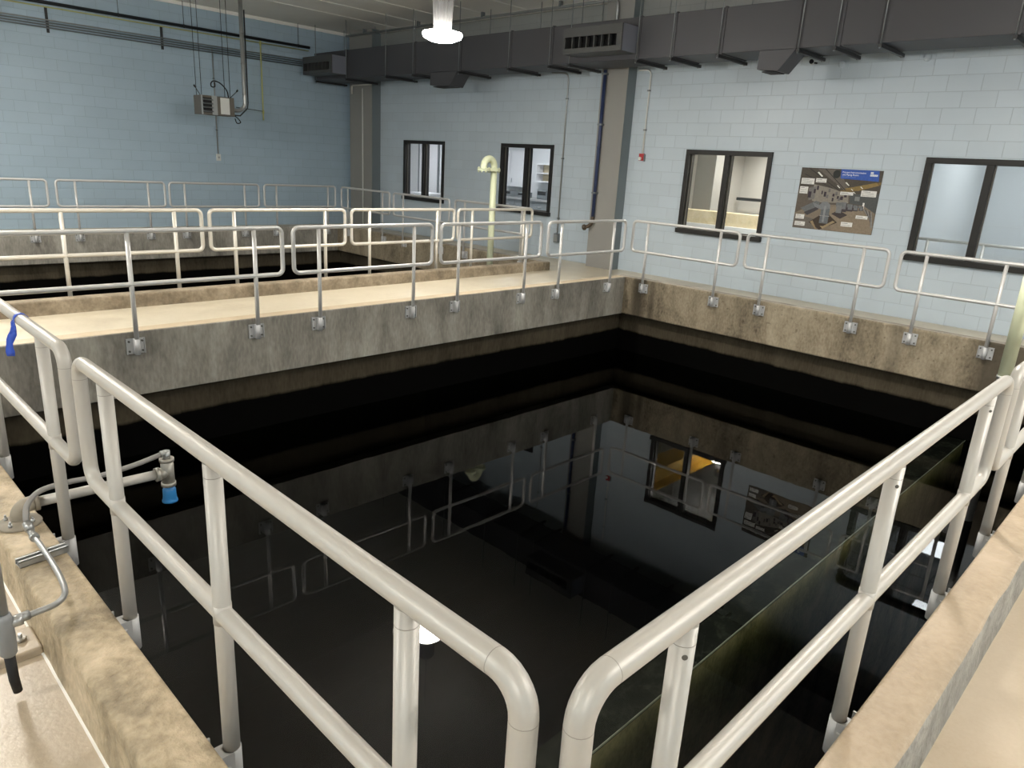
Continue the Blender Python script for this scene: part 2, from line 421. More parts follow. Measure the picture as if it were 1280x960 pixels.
# beams and slabs whose faces drop to the lip above the water
m = MB(); m.prism([(XO-.3, YA, ZL), (XO-.3, YB1, ZL), (XO-.3, YB1, ZW-.01), (XO-.3, YA+CW, ZW-.01), (XO-.3, YA+CW, Z0), (XO-.3, YA, Z0)], (XF-XO+.3, 0, 0), M_FACE_A); struct('walkway_beam', m, bevel=.010)
m = MB(); m.box(X0_, XF-.001, YA+.012, YA+CW-.012, Z0-.01, Z0+.003, M_EDGE); struct('curb_top', m, bevel=.003)
m = MB(); m.box(X0_, XO-.3, YA, YA+CW, -.2, Z0-.005, M_FACE_A); m.box(X0_, XO-.3, YA+CW, YB0, -.2, ZW-.01, M_FACE_A); struct('walkway_end', m)
m = MB(); m.box(X0_, XF+CW+.01, YA+CW, YB0+.01, ZW-.012, ZW, M_COAT)                        # coated walking surfaces
m.box(XF+CW, WX, YO, WY, ZW-.012, ZW+.001, M_COAT); m.box(X0_, XF+CW, YC+CW, WY, ZW-.012, ZW, M_COAT)
m.box(X0_, XI-.2, YB1, YC, ZW-.012, ZW, M_COAT)
struct('walkway_floor', m)
m = MB(); m.box(XF+.1, WX, YO, WY, ZL, ZW-.012, M_FACE_A); m.box(X0_, XF+.1, YC+.1, WY, ZL, ZW-.012, M_FACE_A); struct('corridor_slab', m)
m = MB(); m.box(X0_, XF+.001, YB0, YB1, -.1, Z0, M_CURB_B); struct('walkway_curb', m, bevel=.02)
m = MB(); m.box(XF, XF+CW, YO, YA+CW, ZL, Z0, M_FACE_F); struct('window_side_curb', m, bevel=.024)
m = MB(); m.box(XF, XF+CW, YB0, YC+CW, ZL, Z0, M_FACE_F); struct('window_side_curb', m, bevel=.024)
m = MB(); m.box(XF, XF+.1, YA+CW, YB0, ZL, ZW-.013, M_FACE_F); struct('walkway_slab', m)
m = MB(); m.box(X0_, XF, YC, YC+CW, ZL, Z0, M_FACE_A); struct('back_wall_curb', m, bevel=.02)
m = MB(); m.box(XF+.022, XF+CW-.02, YO+.02, YA+CW-.02, Z0-.01, Z0+.003, M_LEDGE); m.box(XF+.022, XF+CW-.02, YB0+.02, YC+CW-.02, Z0-.01, Z0+.003, M_LEDGE); struct('curb_top', m, bevel=.003)
# near curbs
def curb(name, pts_z, mat_top, mat_side, along, a0, a1, inner, outer):
    m = MB(); m.box(0, 1, 0, 1, 0, 1, mat_top); m.bm.free()
    m = MB(); n = 60; rnd = random.Random(len(name)*3+int(a1))
    prof_n = 9; rings = []
    for i in range(n+1):
        t = a0+(a1-a0)*i/n
        j = rnd.uniform(-.004, .004)
        d = 1 if outer < inner else -1
        prof = [(inner, -.5), (inner, ZK-.016), (inner-d*.005, ZK-.005), (inner-d*.016, ZK),
                ((inner+outer)/2, ZK+rnd.uniform(-.002, .002)), (outer+d*(.022+j), ZK-.002), (outer+d*(.007+j), ZK-.012+j*.5),
                (outer+j*.6, ZK-.035+j), (outer+j*.5, ZF+.1), (outer-d*.012+j*.3, ZF+.01), (outer-d*.012, -.1)]
        rings.append([m.bm.verts.new((p, t, z) if along == 'Y' else (t, p, z)) for p, z in prof])
    for A, B in zip(rings, rings[1:]):
        for k in range(len(A)-1):
            m._face([A[k], A[k+1], B[k+1], B[k]], mat_side if k >= 6 else mat_top, True)
    m._face(rings[0], mat_top); m._face(rings[-1], mat_top)
    return struct(name, m)
curb('near_curb', 0, M_CURB_L, M_CURB_L, 'Y', YO, YA, XI, XO)
curb('near_curb', 0, M_CURB_R, M_CURB_SIDE, 'X', XO, XF, YI, YO)
# recessed basin walls below the lip
RC = .16
xa, xb, zt = XI-RC, XF+RC, ZL+.02
for q in ((xa-.4, xa, YI-RC-.4, YC+RC+.4), (xb, xb+.4, YI-RC-.4, YC+RC+.4), (xa, xb, YI-RC-.4, YI-RC), (xa, xb, YA+RC, YB1-RC*.5), (xa, xb, YC+RC, YC+RC+.4)):
    m = MB(); m.box(*q, -4.6, zt, M_RECESS); struct('basin_wall', m)
m = MB(); m.box(XI-.14, XI, YI-.14, YA, -.6, -.1, M_RECESS); m.box(XI, XF, YI-.14, YI, -.6, -.1, M_RECESS); m.box(XI-.2, XI, YB1, YC, -.6, Z0-.002, M_FACE_A); struct('basin_lip', m)
m = MB(); m.box(XI-.6, XF+.9, YI-.6, YC+.9, -4.9, -4.6, M_BASIN); struct('basin_floor', m)
# submerged baffle parallel to the near curb
m = MB(); m.box(xa, xb, 1.262, 1.48, -4.6, ZWT-.035, M_BAFFLE)
m.box(xa, xb, 1.255, 1.485, ZWT-.035, ZWT-.018, M_BAFFLE_TOP)
m.box(xa, xb, 1.251, 1.2549, ZWT-.022, ZWT-.006, M_CURB_SIDE); struct('baffle_wall', m)
for nm, y0, y1, lb in (('water', YI-RC, YA+RC, 'still black water filling the nearer concrete basin inside the railings'),
                   ('water', YB1-RC*.5, YC+RC, 'dark water in the farther basin beyond the cream walkway')):
    e_ = .002; m = MB(); m.box(xa+e_, xb-e_, y0+e_, y1-e_, -4.598, ZWT, M_WATER)
    tag(m.build('water'), lb, 'water', kind='stuff')

# ------------------------------------------------------------------ railings
def panel_proto(name, length, posts, r, zt, zm, zb, mat, label, cat, loc, rz, wall=.06, near=False, bz=None):
    """root at the lip level; local x along the rail, local +y towards the concrete"""
    ro = thing(name, label, cat, (loc[0], loc[1], zb), rz, 'aluminium guardrail panels around the basins')
    t, mm = zt-zb, zm-zb
    rc = .075 if near else .068
    L_ = length
    P = []
    P += arc((L_-rc, 0, t-rc), (0,0,1), (1,0,0), rc)
    P += arc((L_-rc, 0, mm+rc), (1,0,0), (0,0,-1), rc)
    P += arc((rc, 0, mm+rc), (0,0,-1), (-1,0,0), rc)
    P += arc((rc, 0, t-rc), (-1,0,0), (0,0,1), rc)
    b = MB(); b.tube(P, r, mat, 22 if near else 14, closed=True)
    if near:
        for (x, z, ax) in ((rc+.004, t, 'x'), (L_-rc-.004, t, 'x'), (0, t-rc-.004, 'z'), (L_, t-rc-.004, 'z')):
            a = Vector((x, 0, z)); d = Vector((.0009, 0, 0)) if ax == 'x' else Vector((0, 0, .0009))
            b.cyl(a-d, a+d, r*1.006, M_SEAM, 22)
    b.build('rail_frame', ro)
    for x in posts:
        p = MB(); p.tube([(x, 0, .0), (x, 0, t-r*.6)], r*.97, mat, 22 if near else 14)
        if near:
            p.cyl((x, 0, t-.062), (x, 0, t-.0602), r*.985, M_SEAM, 22)
            p.cyl((x, 0, mm-.033), (x, 0, mm+.033), r*1.03, mat, 22)
        po = p.build('post', ro)
        if near:
            q = MB(); zz = t-.085
            q.cyl((x+r*.62, r*.62, zz), (x+r*.715, r*.715, zz), .0065, M_BOLT, 12)
            q.build('rivet', po)
        q = MB(); hh = .155; z0 = -.002
        q.cyl((x, 0, z0), (x, 0, z0+hh), r*1.09, M_BRK, 18)
        q.box(x-r*1.06, x+r*1.06, 0, wall-.008, z0, z0+hh, M_BRK)
        q.box(x-.083, x+.083, wall-.012, wall-.0015, z0, z0+hh, M_BRK)
        for s in (-1, 1):
            q.box(x+s*.083-.004, x+s*.083+.004, wall-.026, wall-.002, z0, z0+hh, M_BRK)
            for zz in (z0+.028, z0+hh-.028):
                q.cyl((x+s*.062, wall-.024, zz), (x+s*.062, wall-.010, zz), .0105, M_BOLT, 8)
        q.build('bracket', po)
    return ro
rF, rN = .0235, .0285
ZFT, ZFM, ZBK = 1.328, .821, .124
def railing(label, ends, posts, axis, const, kind):
    """ends and posts are coordinates along the axis"""
    a, b_ = ends; Ln = b_-a
    if kind == 'far': r, zt, zm, zb, mat = rF, ZFT, ZFM, ZBK, M_ALU
    elif kind == 'cream': r, zt, zm, zb, mat = .0255, 1.328, .806, .124, M_CREAMRAIL
    else: r, zt, zm, zb, mat = rN, 1.264, .731, .055, M_ALU_N
    if axis == 'X+':   org, rz, rel = (a, const), 0, [p-a for p in posts]            # concrete towards +Y
    elif axis == 'X-': org, rz, rel = (b_, const), PI, [b_-p for p in posts]         # concrete towards -Y
    elif axis == 'Y+': org, rz, rel = (const, b_), -PI/2, [b_-p for p in posts]      # concrete towards +X
    else:              org, rz, rel = (const, a), PI/2, [p-a for p in posts]         # concrete towards -X
    wall = {'X+': .06, 'X-': .0615, 'Y+': .056, 'Y-': .066}[axis]
    if axis == 'X-' and kind == 'near': wall = .051
    return panel_proto('railing_panel', Ln, sorted(rel), r, zt, zm, zb, mat, label, 'railing', org, rz, wall, kind == 'near')
# nearer basin, two near sides
railing('long foreground railing panel between the blue-nozzled pipe and the nearest corner', (.079, 2.64), (.422, 1.363, 2.318), 'Y-', 0, 'near')
railing('foreground railing panel with a strip of blue tape on its top rail', (2.843, 4.88), (3.193, 4.524), 'Y-', 0, 'near')
railing('railing panel over the stained curb, next after the one with blue tape', (5.07, 6.62), (5.35, 6.35), 'Y-', 0, 'near')
railing('largest foreground railing panel, rising diagonally beside the smooth beige curb', (.06, 3.386), (.402, 1.728, 3.019), 'X-', 0, 'near')
railing('railing panel following the largest one along the beige curb, beside the pale yellow pipe', (3.57, 5.50), (3.953, 5.099), 'X-', 0, 'near')
railing('railing panel along the beige curb, past the pale yellow pipe', (5.69, 7.62), (6.0, 7.3), 'X-', 0, 'near')
railing('last railing panel of the beige curb before the ledge under the windows', (7.8, 9.62), (8.1, 9.3), 'X-', 0, 'near')
# walkway side of the nearer basin
railing('long grey railing panel on the walkway edge, running out of view behind the blue tape', (-.02, 3.157), (.3, 1.571, 2.835), 'X+', 6.811, 'far')
railing('grey railing panel on the walkway edge, second along, before the far dark water', (3.293, 5.285), (3.614, 4.988), 'X+', 6.811, 'far')
railing('grey railing panel on the walkway edge in front of the pale yellow gooseneck pipe', (5.435, 7.402), (5.754, 7.081), 'X+', 6.811, 'far')
railing('railing panel on the walkway edge in front of the grey column with the blue pipe', (7.565, 9.535), (7.874, 9.224), 'X+', 6.811, 'far')
# window side of the nearer basin
railing('thin railing panel below the red alarm and the window with the cream wall behind it', (4.772, 6.763), (5.097, 6.461), 'Y+', 9.707, 'far')
railing('thin railing panel under the pump room poster', (2.595, 4.64), (2.922, 4.309), 'Y+', 9.707, 'far')
railing('thin railing panel below the bright pale window nearest the yellow pipe', (.42, 2.445), (1.25, 2.137), 'Y+', 9.707, 'far')
# walkway side of the farther basin
railing('long cream railing panel on the raised curb beyond the walkway, running out of view', (-.098, 3.235), (.225, 1.61, 2.89), 'X-', 9.0915, 'cream')
railing('cream railing panel on the raised curb, next after the long cream one', (3.343, 5.429), (3.681, 5.082), 'X-', 9.0915, 'cream')
railing('cream railing panel on the raised curb just before the gooseneck pipe', (5.542, 7.632), (5.878, 7.254), 'X-', 9.0915, 'cream')
railing('cream railing panel on the raised curb standing around the gooseneck pipe', (7.723, 9.62), (8.063, 9.40), 'X-', 9.0915, 'cream')
# back wall side and window side of the farther basin
railing('distant railing panel by the back wall, farthest from the corner and partly out of view', (.4, 3.178), (.75, 2.887), 'X+', 16.115, 'far')
railing('distant railing panel by the back wall, under the plain blockwork beside the heater', (3.34, 5.408), (3.676, 5.064), 'X+', 16.115, 'far')
railing('distant railing panel by the back wall directly under the unit heater', (5.508, 7.57), (5.834, 7.218), 'X+', 16.115, 'far')
railing('distant railing panel by the back wall ending at the far corner', (7.713, 9.66), (8.022, 9.442), 'X+', 16.115, 'far')
railing('distant railing panel under the corner column beside the farthest window', (13.825, 15.9), (14.113, 15.6), 'Y+', 9.707, 'far')
railing('distant railing panel below the farthest, narrowest looking window', (11.643, 13.668), (11.95, 13.297), 'Y+', 9.707, 'far')
railing('distant railing panel below the window with lab cupboards behind', (9.17, 11.457), (9.45, 11.14), 'Y+', 9.707, 'far')

# strip of blue tape hanging on the top rail
m = MB(); R1 = rN+.0025; va = []
tail = [(-R1-.004-.004*k+.006*math.sin(k*.9), -.010-.021*k) for k in range(9)][::-1]
loop = [(math.cos(a)*R1, math.sin(a)*R1) for a in [PI-k*PI*.95/12 for k in range(13)]]
for i, (x, z) in enumerate(tail+loop):
    tw = min(max((9-i)/3.5, 0), 1)*1.15                       # the tail twists to face along the rail
    dv = Vector((math.sin(tw)*.8, -math.cos(tw), .05*math.sin(i))).normalized()*(.017+.003*math.sin(i*1.7))
    c = Vector((x, 0, z)); nrm = Vector((x, 0, z)).normalized()*.0012 if i > 8 else Vector((-.0008, -.0009, 0))
    va.append([m.bm.verts.new(c-dv), m.bm.verts.new(c+dv), m.bm.verts.new(c+dv+nrm), m.bm.verts.new(c-dv+nrm)])
for A, B in zip(va, va[1:]):
    for k in range(4): m._face([A[k], A[(k+1) % 4], B[(k+1) % 4], B[k]], M_TAPE, True)
m._face(va[0], M_TAPE); m._face(va[-1], M_TAPE)
tag(m.build('tape_strip', loc=(0, 3.545, 1.264)), 'torn strip of blue tape looped over the top rail at the picture edge', 'tape')

# ------------------------------------------------------------------ pale yellow gooseneck vent pipes
def gooseneck(loc, label, zlow, r, H):
    ro = thing('gooseneck_pipe', label, 'pipe', loc, .08, 'pale yellow gooseneck vent pipes')
    p = MB(); p.cyl((0,0,0), (0,0,H), r, M_PALEY, 24); p.build('riser', ro)
    p = MB(); p.cyl((0,0,zlow), (0,0,0), r*.97, M_GALV, 24); p.build('lower_pipe', ro)
    e = MB(); R_ = .145
    P = arc((-R_, 0, H+.05), (1,0,0), (0,0,1), R_, 9) + arc((-R_, 0, H+.05), (0,0,1), (-1,0,0), R_, 9)[1:]
    P = [Vector((0,0,H))] + P + [Vector((-2*R_, 0, H+.0))]
    e.tube(P, r*1.02, M_PALEY, 24); e.build('return_bend', ro)
    for x in (0, -2*R_):
        f = MB(); f.cyl((x,0,H-.026), (x,0,H+.002), .118, M_PALEY, 28); f.cyl((x,0,H+.004), (x,0,H+.026), .118, M_PALEY, 28)
        for k in range(8):
            a = 2*PI*(k+.5)/8; cx, cy = x+.098*math.cos(a), .098*math.sin(a)
            f.cyl((cx, cy, H-.055), (cx, cy, H+.045), .009, M_PALEY, 8)
            f.cyl((cx, cy, H-.046), (cx, cy, H-.026), .015, M_PALEY, 6); f.cyl((cx, cy, H+.026), (cx, cy, H+.04), .015, M_PALEY, 6)
        f.build('flange', ro)
    c = MB(); c.cyl((0,0,-.012), (0,0,.018), r*1.12, M_GALV, 20); c.box(-r-.05, -r, -.012, .012, -.012, .018, M_GALV); c.build('clamp', ro)
    return ro
gooseneck((8.975, 9.54, .02), 'pale yellow gooseneck vent pipe standing in the far basin beyond the walkway', -1.0395, .060, 1.995)
gooseneck((7.2, .60, .47), 'pale yellow vent pipe rising behind the diagonal foreground railing, at the picture edge', -1.4895, .058, 1.6)

# ------------------------------------------------------------------ sample pipe with blue nozzle, hose and conduit on the stained curb
ro = thing('nozzle_pipe', 'galvanised pipe arm reaching over the water from a curb flange, with a blue nozzle', 'pipe', (-.165, 3.36, ZK))
f = MB(); f.lathe([(.095,0),(.098,.006),(.094,.014),(.050,.018),(.046,.03)], M_CAST, 26)
for k in range(4):
    a = PI/4+k*PI/2; f.cyl((.068*math.cos(a), .068*math.sin(a), .01), (.068*math.cos(a), .068*math.sin(a), .032), .009, M_GALV, 6)
    f.cyl((.068*math.cos(a), .068*math.sin(a), .03), (.068*math.cos(a), .068*math.sin(a), .045), .005, M_GALV, 8)
f.build('flange', ro)
e = MB(); P = [(0,0,.02), (0,0,.035)] + arc((.055, 0, .04), (-1,0,0), (0,0,1), .055, 8) + [(.075, 0, .095)]
e.tube(P, .038, M_CAST, 20); e.cyl((.072,0,.095), (.092,0,.095), .043, M_CAST, 20); e.build('elbow', ro)
p = MB(); p.cyl((.08,0,.095), (.70,-.02,.092), .0265, M_ALU_N, 20); p.build('arm', ro)
t = MB(); tx = .718; ty = -.022
t.cyl((tx,ty,.018), (tx,ty,.175), .034, M_IRON, 22); t.cyl((tx,ty,.012), (tx,ty,.034), .039, M_IRON, 22); t.cyl((tx,ty,.160), (tx,ty,.178), .039, M_IRON, 22)
t.cyl((tx-.062,ty,.093), (tx,ty,.093), .033, M_IRON, 20); t.cyl((tx-.066,ty,.093), (tx-.044,ty,.093), .039, M_IRON, 20); t.build('tee', ro)
n_ = MB(); n_.lathe([(.020,.014),(.020,.004),(.030,-.002),(.035,-.012),(.0355,-.045),(.037,-.062),(.0385,-.072),(.042,-.078),(.042,-.086),(.034,-.088)], M_NOZ, 26, (tx,ty,0))
n_.build('nozzle', ro)['label'] = 'blue plastic spray nozzle'

ro = thing('flexible_conduit', 'grey flexible hose arching above the pipe arm, joined to bent steel conduit on the curb', 'conduit', (-.165, 3.2, ZK))
off = Vector((-.165, 3.2, ZK))
hp = [(.53, 3.338, .478), (.405, 3.33, .458), (.30, 3.325, .448), (.186, 3.32, .443), (.055, 3.30, .458), (-.073, 3.274, .458), (-.140, 3.232, .425), (-.163, 3.20, .375), (-.163, 3.185, .33)]  # hose points, and the conduit's below, back-projected from image pixels
h = MB(); h.tube([Vector(p)-off for p in smooth_path(hp)], .0135, M_HOSE, 14); h.build('hose', ro)
q = MB(); q.cyl(Vector((.522,3.338,.478))-off, Vector((.556,3.338,.478))-off, .019, M_GALV, 14); q.cyl(Vector((.553,3.338,.44))-off, Vector((.553,3.338,.492))-off, .021, M_GALV, 14); q.build('fitting', ro)
q = MB()
for a, b_, r in (((-.163,3.192,.345),(-.162,3.155,.318),.021), ((-.162,3.155,.318),(-.161,3.09,.312),.016), ((-.161,3.10,.312),(-.161,3.075,.312),.021)):
    q.cyl(Vector(a)-off, Vector(b_)-off, r, M_GALV, 14)
q.build('fitting', ro)
cp = [(-.160,3.08,.311), (-.158,2.96,.308), (-.160,2.80,.308), (-.166,2.66,.31), (-.18,2.53,.318), (-.205,2.44,.332), (-.25,2.38,.345), (-.31,2.352,.356), (-.395,2.335,.362)]
h = MB(); h.tube([Vector(p)-off for p in smooth_path(cp)], .0125, M_GALV, 14)
h.cyl(Vector((-.345,2.346,.36))-off, Vector((-.39,2.337,.362))-off, .019, M_GALV, 14)
h.build('steel_conduit', ro)
m = MB()
m.box(0, .205, -.027, -.022, 0, .03, M_GALV); m.box(0, .205, .022, .027, 0, .03, M_GALV); m.box(0, .205, -.027, .027, 0, .004, M_GALV)
m.box(0, .205, -.027, -.012, .026, .03, M_GALV); m.box(0, .205, .012, .027, .026, .03, M_GALV)
tag(m.build('strut_channel', loc=(-.268, 2.925, ZK)), 'short length of slotted steel channel lying across the stained curb', 'channel').rotation_euler = (0, 0, .12)

ro = thing('conduit_stand', 'grey conduit body on a vertical tube beside the stained curb, black cable stub below', 'conduit', (-.43, 2.33, ZF))
p = MB(); p.cyl((0,0,.36), (0,0,1.45), .021, M_GALV, 18); p.build('tube', ro)
p = MB(); p.lathe([(.022,.20),(.029,.21),(.031,.25),(.031,.36),(.024,.385)], M_PVCG, 20); p.cyl((.02,0,.336),(.06,0,.336),.022,M_GALV,14); p.build('body', ro)
p = MB(); p.tube([(0,0,.205),(0.002,0,.09),(.008,0,.03)], [.019,.018,.016], M_BLACK, 14); p.build('cable_stub', ro)
ro = thing('anchor_plate', 'small bolted anchor block at the foot of the stained curb', 'plate', (-.37, 2.66, ZF))
p = MB(); p.box(-.22, .09, -.10, .10, -.01, .035, M_FLOOR); p.build('pad', ro, bevel=.012)
p = MB(); p.cyl((.03,.0,.035),(.03,0,.052),.022,M_IRON,6); p.cyl((.03,0,.045),(.03,0,.07),.008,M_GALV,10); p.build('bolt', ro)

# ------------------------------------------------------------------ supply duct along the window wall
hall_mark = mark()
DX0, DX1, DZ0, DZ1 = 9.25, 10.0, 3.83, 4.43
ro = thing('air_duct', 'long dark grey rectangular air duct hung along the window wall under the ceiling', 'duct', (9.6, 8, DZ0))
d = MB(); d.box(DX0-9.6, DX1-9.6, Y_MIN+.3-8, 16.3-8, 0, DZ1-DZ0, M_DUCT); d.build('duct_body', ro, bevel=.006)
HY = [16.2, 14.88, 13.35, 12.39, 10.94, 9.565, 8.56, 8.10, 6.72, 6.085, 5.29, 4.10, 3.616, 3.054, 1.63, .2, -1.3, -2.8]  # hanger positions back-projected from image pixels along the duct's lower edge
for y in [14.93, 13.4, 12.34, 10.9, 9.53, 8.52, 6.7, 6.06, 5.25, 4.15, 3.57, 3.1, 1.6, .1, -1.5]:
    s = MB(); w_ = .014
    s.box(DX0-9.6-.012, DX0-9.6+.002, y-8-w_, y-8+w_, -.012, DZ1-DZ0+.012, M_DUCT); s.box(DX0-9.6, DX1-9.6, y-8-w_, y-8+w_, -.012, .001, M_DUCT)
    s.box(DX0-9.6, DX1-9.6, y-8-w_, y-8+w_, DZ1-DZ0-.001, DZ1-DZ0+.012, M_DUCT)
    s.build('flange_seam', ro)
def register(loc, y_len, label):
    """supply register: box on the duct's face, local x = out of the duct, y along"""
    r_ = thing('air_register', label, 'vent', loc, 0, 'box registers on the front of the duct')
    D, H = .405, .385
    b = MB()
    b.box(-D+.03, -.003, 0, y_len, 0, .02, M_REG); b.box(-D+.03, -.003, 0, y_len, H-.02, H, M_REG)
    b.box(-D+.03, -.003, y_len-.02, y_len, .02, H-.02, M_REG); b.box(-.04, -.003, .02, y_len-.02, .02, H-.02, M_BLACK)
    b.build('box', r_)
    b = MB(); b.box(-D+.03, -.003, -.001, .02, .001, H-.001, M_REGS); b.build('side_panel', r_)
    f = MB()
    f.box(-D, -D+.03, 0, y_len, 0, .075, M_REG); f.box(-D, -D+.03, 0, y_len, .245, H, M_REG)
    f.box(-D, -D+.03, 0, .10, .075, .245, M_REG); f.box(-D, -D+.03, y_len-.035, y_len, .075, .245, M_REG)
    f.build('face_frame', r_, bevel=.004)
    n = 7; gap = (y_len-.135)/n
    for k in range(1, n):
        v = MB(); y = .10+gap*k
        v.prism([(-D+.005, y-.004, .073), (-D+.005, y+.004, .073), (-D+.14, y+.05, .073), (-D+.14, y+.042, .073)], (0,0,.174), M_REGV)
        v.build('vane', r_)
    return r_
register((DX0, 6.745, 3.905), 1.18, 'box register on the duct beside the grey column with the blue pipe')
register((DX0, 14.9, 3.90), 1.25, 'box register on the duct at the far corner of the hall')
def drop(loc, ln, label):
    r_ = thing('duct_drop', label, 'duct', loc, 0, 'tapered drops under the duct')
    b = MB(); b.prism([(0, 0, 0), (0, ln, 0), (0, ln, -.24), (0, .22, -.27)], (.36, 0, 0), M_DUCT)
    b.build('hopper', r_, bevel=.006)
    b = MB(); b.box(.04, .32, .27, ln-.06, -.274, -.262, M_BLACK); b.build('opening', r_)
    return r_
drop((DX0+.0, 4.13, DZ0-.001), .53, 'tapered duct drop hanging beneath the duct above the poster')
drop((DX0+.0, 11.0, DZ0-.001), .84, 'tapered duct drop hanging beneath the duct between the two far windows')
# trapeze hangers
h0 = thing('duct_hanger', 'x', 'hanger', (9.6, HY[0], DZ0))
s = MB()
s.box(-.38, .50, -.021, .021, -.055, -.013, M_STRUT); s.build('strut', h0)
for x in (-.372, .43):
    s = MB(); s.cyl((x, 0, -.07), (x, 0, ZC-DZ0), .007 if x > 0 else .0075, M_GALV_D, 8); s.cyl((x,0,-.068), (x,0,-.056), .013, M_GALV_D, 6); s.build('rod', h0)
HLAB = ['under the corner register', 'at the register\'s edge nearest the far corner', 'over the farthest window', 'between the farthest window and the next drop', 'at the far tapered drop',
 'over the lab window', 'between the lab window and the near register', 'under the far end of the near register', 'beside the grey column, on the alarm side', 'above the red alarm', 'over the window with the cream wall', 'at the tapered drop above the poster',
 'just past the poster\'s tapered drop', 'above the poster\'s blue heading', 'over the bright pale window']
for i, y in enumerate(HY):
    lab = 'dark strut hanger carrying the duct ' + (HLAB[i] if i < len(HLAB) else 'beyond the bright window, number of hangers out of view')
    if i >= len(HLAB): continue
    if i == 0: h0['label'] = lab; h0['group'] = 'trapeze hangers under the duct'
    else: dup(h0, (9.6, y, DZ0), 0, lab, 'trapeze hangers under the duct')
# silver conduit over the duct, dropping beside the register
ro = thing('ceiling_conduit', 'silver conduit run close to the ceiling above the duct, bending down beside the column', 'conduit', (10.15, 8, 4.95))
P = [(0, 8.3, 0), (0, .1, 0)] + arc((0, .0, -.12), (0,0,1), (0,-1,0), .12)[1:] + [(0, -.12, -.5)]
m = MB(); m.tube(P, .028, M_GALV, 14); m.build('conduit', ro)
for y in (1.2, 3.3, 5.4, 7.5):
    m = MB(); m.box(-.04, .04, y-.02, y+.02, .0, .10, M_GALV_D); m.build('support', ro)

# ------------------------------------------------------------------ fittings on the window wall
def conduit_run(name, label, cat, pts, r, mat, clips=()):
    o0 = Vector(pts[-1]); ro = thing(name, label, cat, o0)
    m = MB(); m.tube([Vector(p)-o0 for p in pts], r, mat, 12); m.build('tube', ro)
    for c in clips:
        q = MB(); c = Vector(c)-o0; q.box(c.x-.018, c.x+.012, c.y-.028, c.y+.028, c.z-.012, c.z+.012, M_GALV_D); q.build('clip', ro)
    return ro
xs = XW-.02
ro = conduit_run('alarm_conduit', 'thin conduit curving down the wall to the red alarm', 'conduit',
    [(xs, 7.50, 3.84), (xs, 7.36, 3.84)] + [tuple(v) for v in arc((xs, 7.34, 3.74), (0,0,1), (0,-1,0), .10)[1:]] + [(xs, 7.245, 2.45)], .014, M_WHITE, [(xs, 7.245, 2.85), (xs, 7.245, 3.5)])
ro = thing('fire_alarm', 'small red fire alarm device on the wall beside the column', 'alarm', (XW, 7.25, 2.39))
m = MB(); m.box(-.05, -.001, -.05, .05, -.06, .06, M_RED); m.build('red_box', ro, bevel=.006)
m = MB(); m.lathe([(.03,0),(.03,.02),(.015,.035)], M_WHITE, 16, (-.05, .015, -.025), Matrix.Rotation(-PI/2, 3, 'Y')); m.build('lens', ro)
m = MB(); m.box(-.04, -.001, -.062, -.05, -.07, .05, M_GALV_D); m.build('back_plate', ro)
conduit_run('outlet_conduit', 'long thin conduit running down the wall between lab window and column', 'conduit',
    [(xs, 9.55, 3.88), (xs, 9.26, 3.86)] + [tuple(v) for v in arc((xs, 9.24, 3.74), (0,0,1), (0,-1,0), .12)[1:]] + [(xs, 9.118, .86)], .014, M_GALV, [(xs, 9.118, 3.4), (xs, 9.118, 1.15), (xs, 9.118, 2.3)])
ro = thing('outlet_box', 'grey electrical box low on the wall at the foot of a conduit', 'box', (XW, 9.12, .76))
m = MB(); m.box(-.06, -.001, -.06, .06, -.09, .09, M_GALV_D); m.build('body', ro, bevel=.005)
m = MB(); m.box(-.068, -.06, -.045, .045, -.07, .07, M_GALV); m.build('cover', ro)
# blue pipe on the column
ro = thing('blue_pipe', 'dark blue vertical pipe strapped to the grey column', 'pipe', (10.15, 8.03, 1.2))
m = MB(); m.cyl((0,0,.07), (0,0,3.83-1.2), .032, M_BLUEPIPE, 18); m.cyl((0,0,1.3), (0,0,1.34), .036, M_BLUEPIPE, 18); m.build('riser', ro)
m = MB(); m.tube(smooth_path([(0,0,.08), (-.01,0,-.02), (-.03,.05,-.09), (-.05,.11,-.12)]), .034, M_BRASS, 14); m.lathe([(.055,0),(.055,.03),(.03,.05)], M_BRASS, 18, (-.07,.14,-.13), Matrix.Rotation(PI/2.4, 3, 'X')); m.build('hose_valve', ro)
for z in (.5, 1.7, 2.55):
    m = MB(); m.box(-.045, .049, -.045, .045, z, z+.03, M_GALV_D); m.build('strap', ro)
# white pipe by the corner column, small cap plates, camera
conduit_run('corner_pipe', 'pale thin pipe in the far corner beside the column, elbow at the top', 'pipe',
    [(10.14, 15.2, 3.80), (10.14, 16.0, 3.80)] + [tuple(v) for v in arc((10.14, 16.0, 3.76), (0,0,1), (0,1,0), .04)[1:]] + [(10.14, 16.04, 3.60)], .018, M_CREAMRAIL)
conduit_run('corner_conduit', 'thin pale conduit running down the corner column', 'conduit', [(10.17, 15.62, 3.72), (10.17, 15.62, .36)], .016, M_WHITE)
for y, z, lb in ((2.853, 3.809, 'round cap on a square plate high on the wall near the end of the duct'), (3.973, 3.782, 'round cap on a square plate close behind the poster\'s duct drop')):
    ro = thing('round_vent', lb, 'vent', (XW, y, z), 0, 'small round caps high on the wall')
    m = MB(); m.box(-.008, -.0005, -.10, .10, -.10, .10, M_BLUE_R); m.build('plate', ro)
    m = MB(); m.lathe([(.05,0),(.05,.02),(.02,.035)], M_BLUE_R, 18, (-.008,0,0), Matrix.Rotation(-PI/2, 3, 'Y')); m.build('cap', ro)
ro = thing('security_camera', 'tiny dark camera peeping out below the duct above the poster', 'camera', (10.2, 4.32, 3.79))
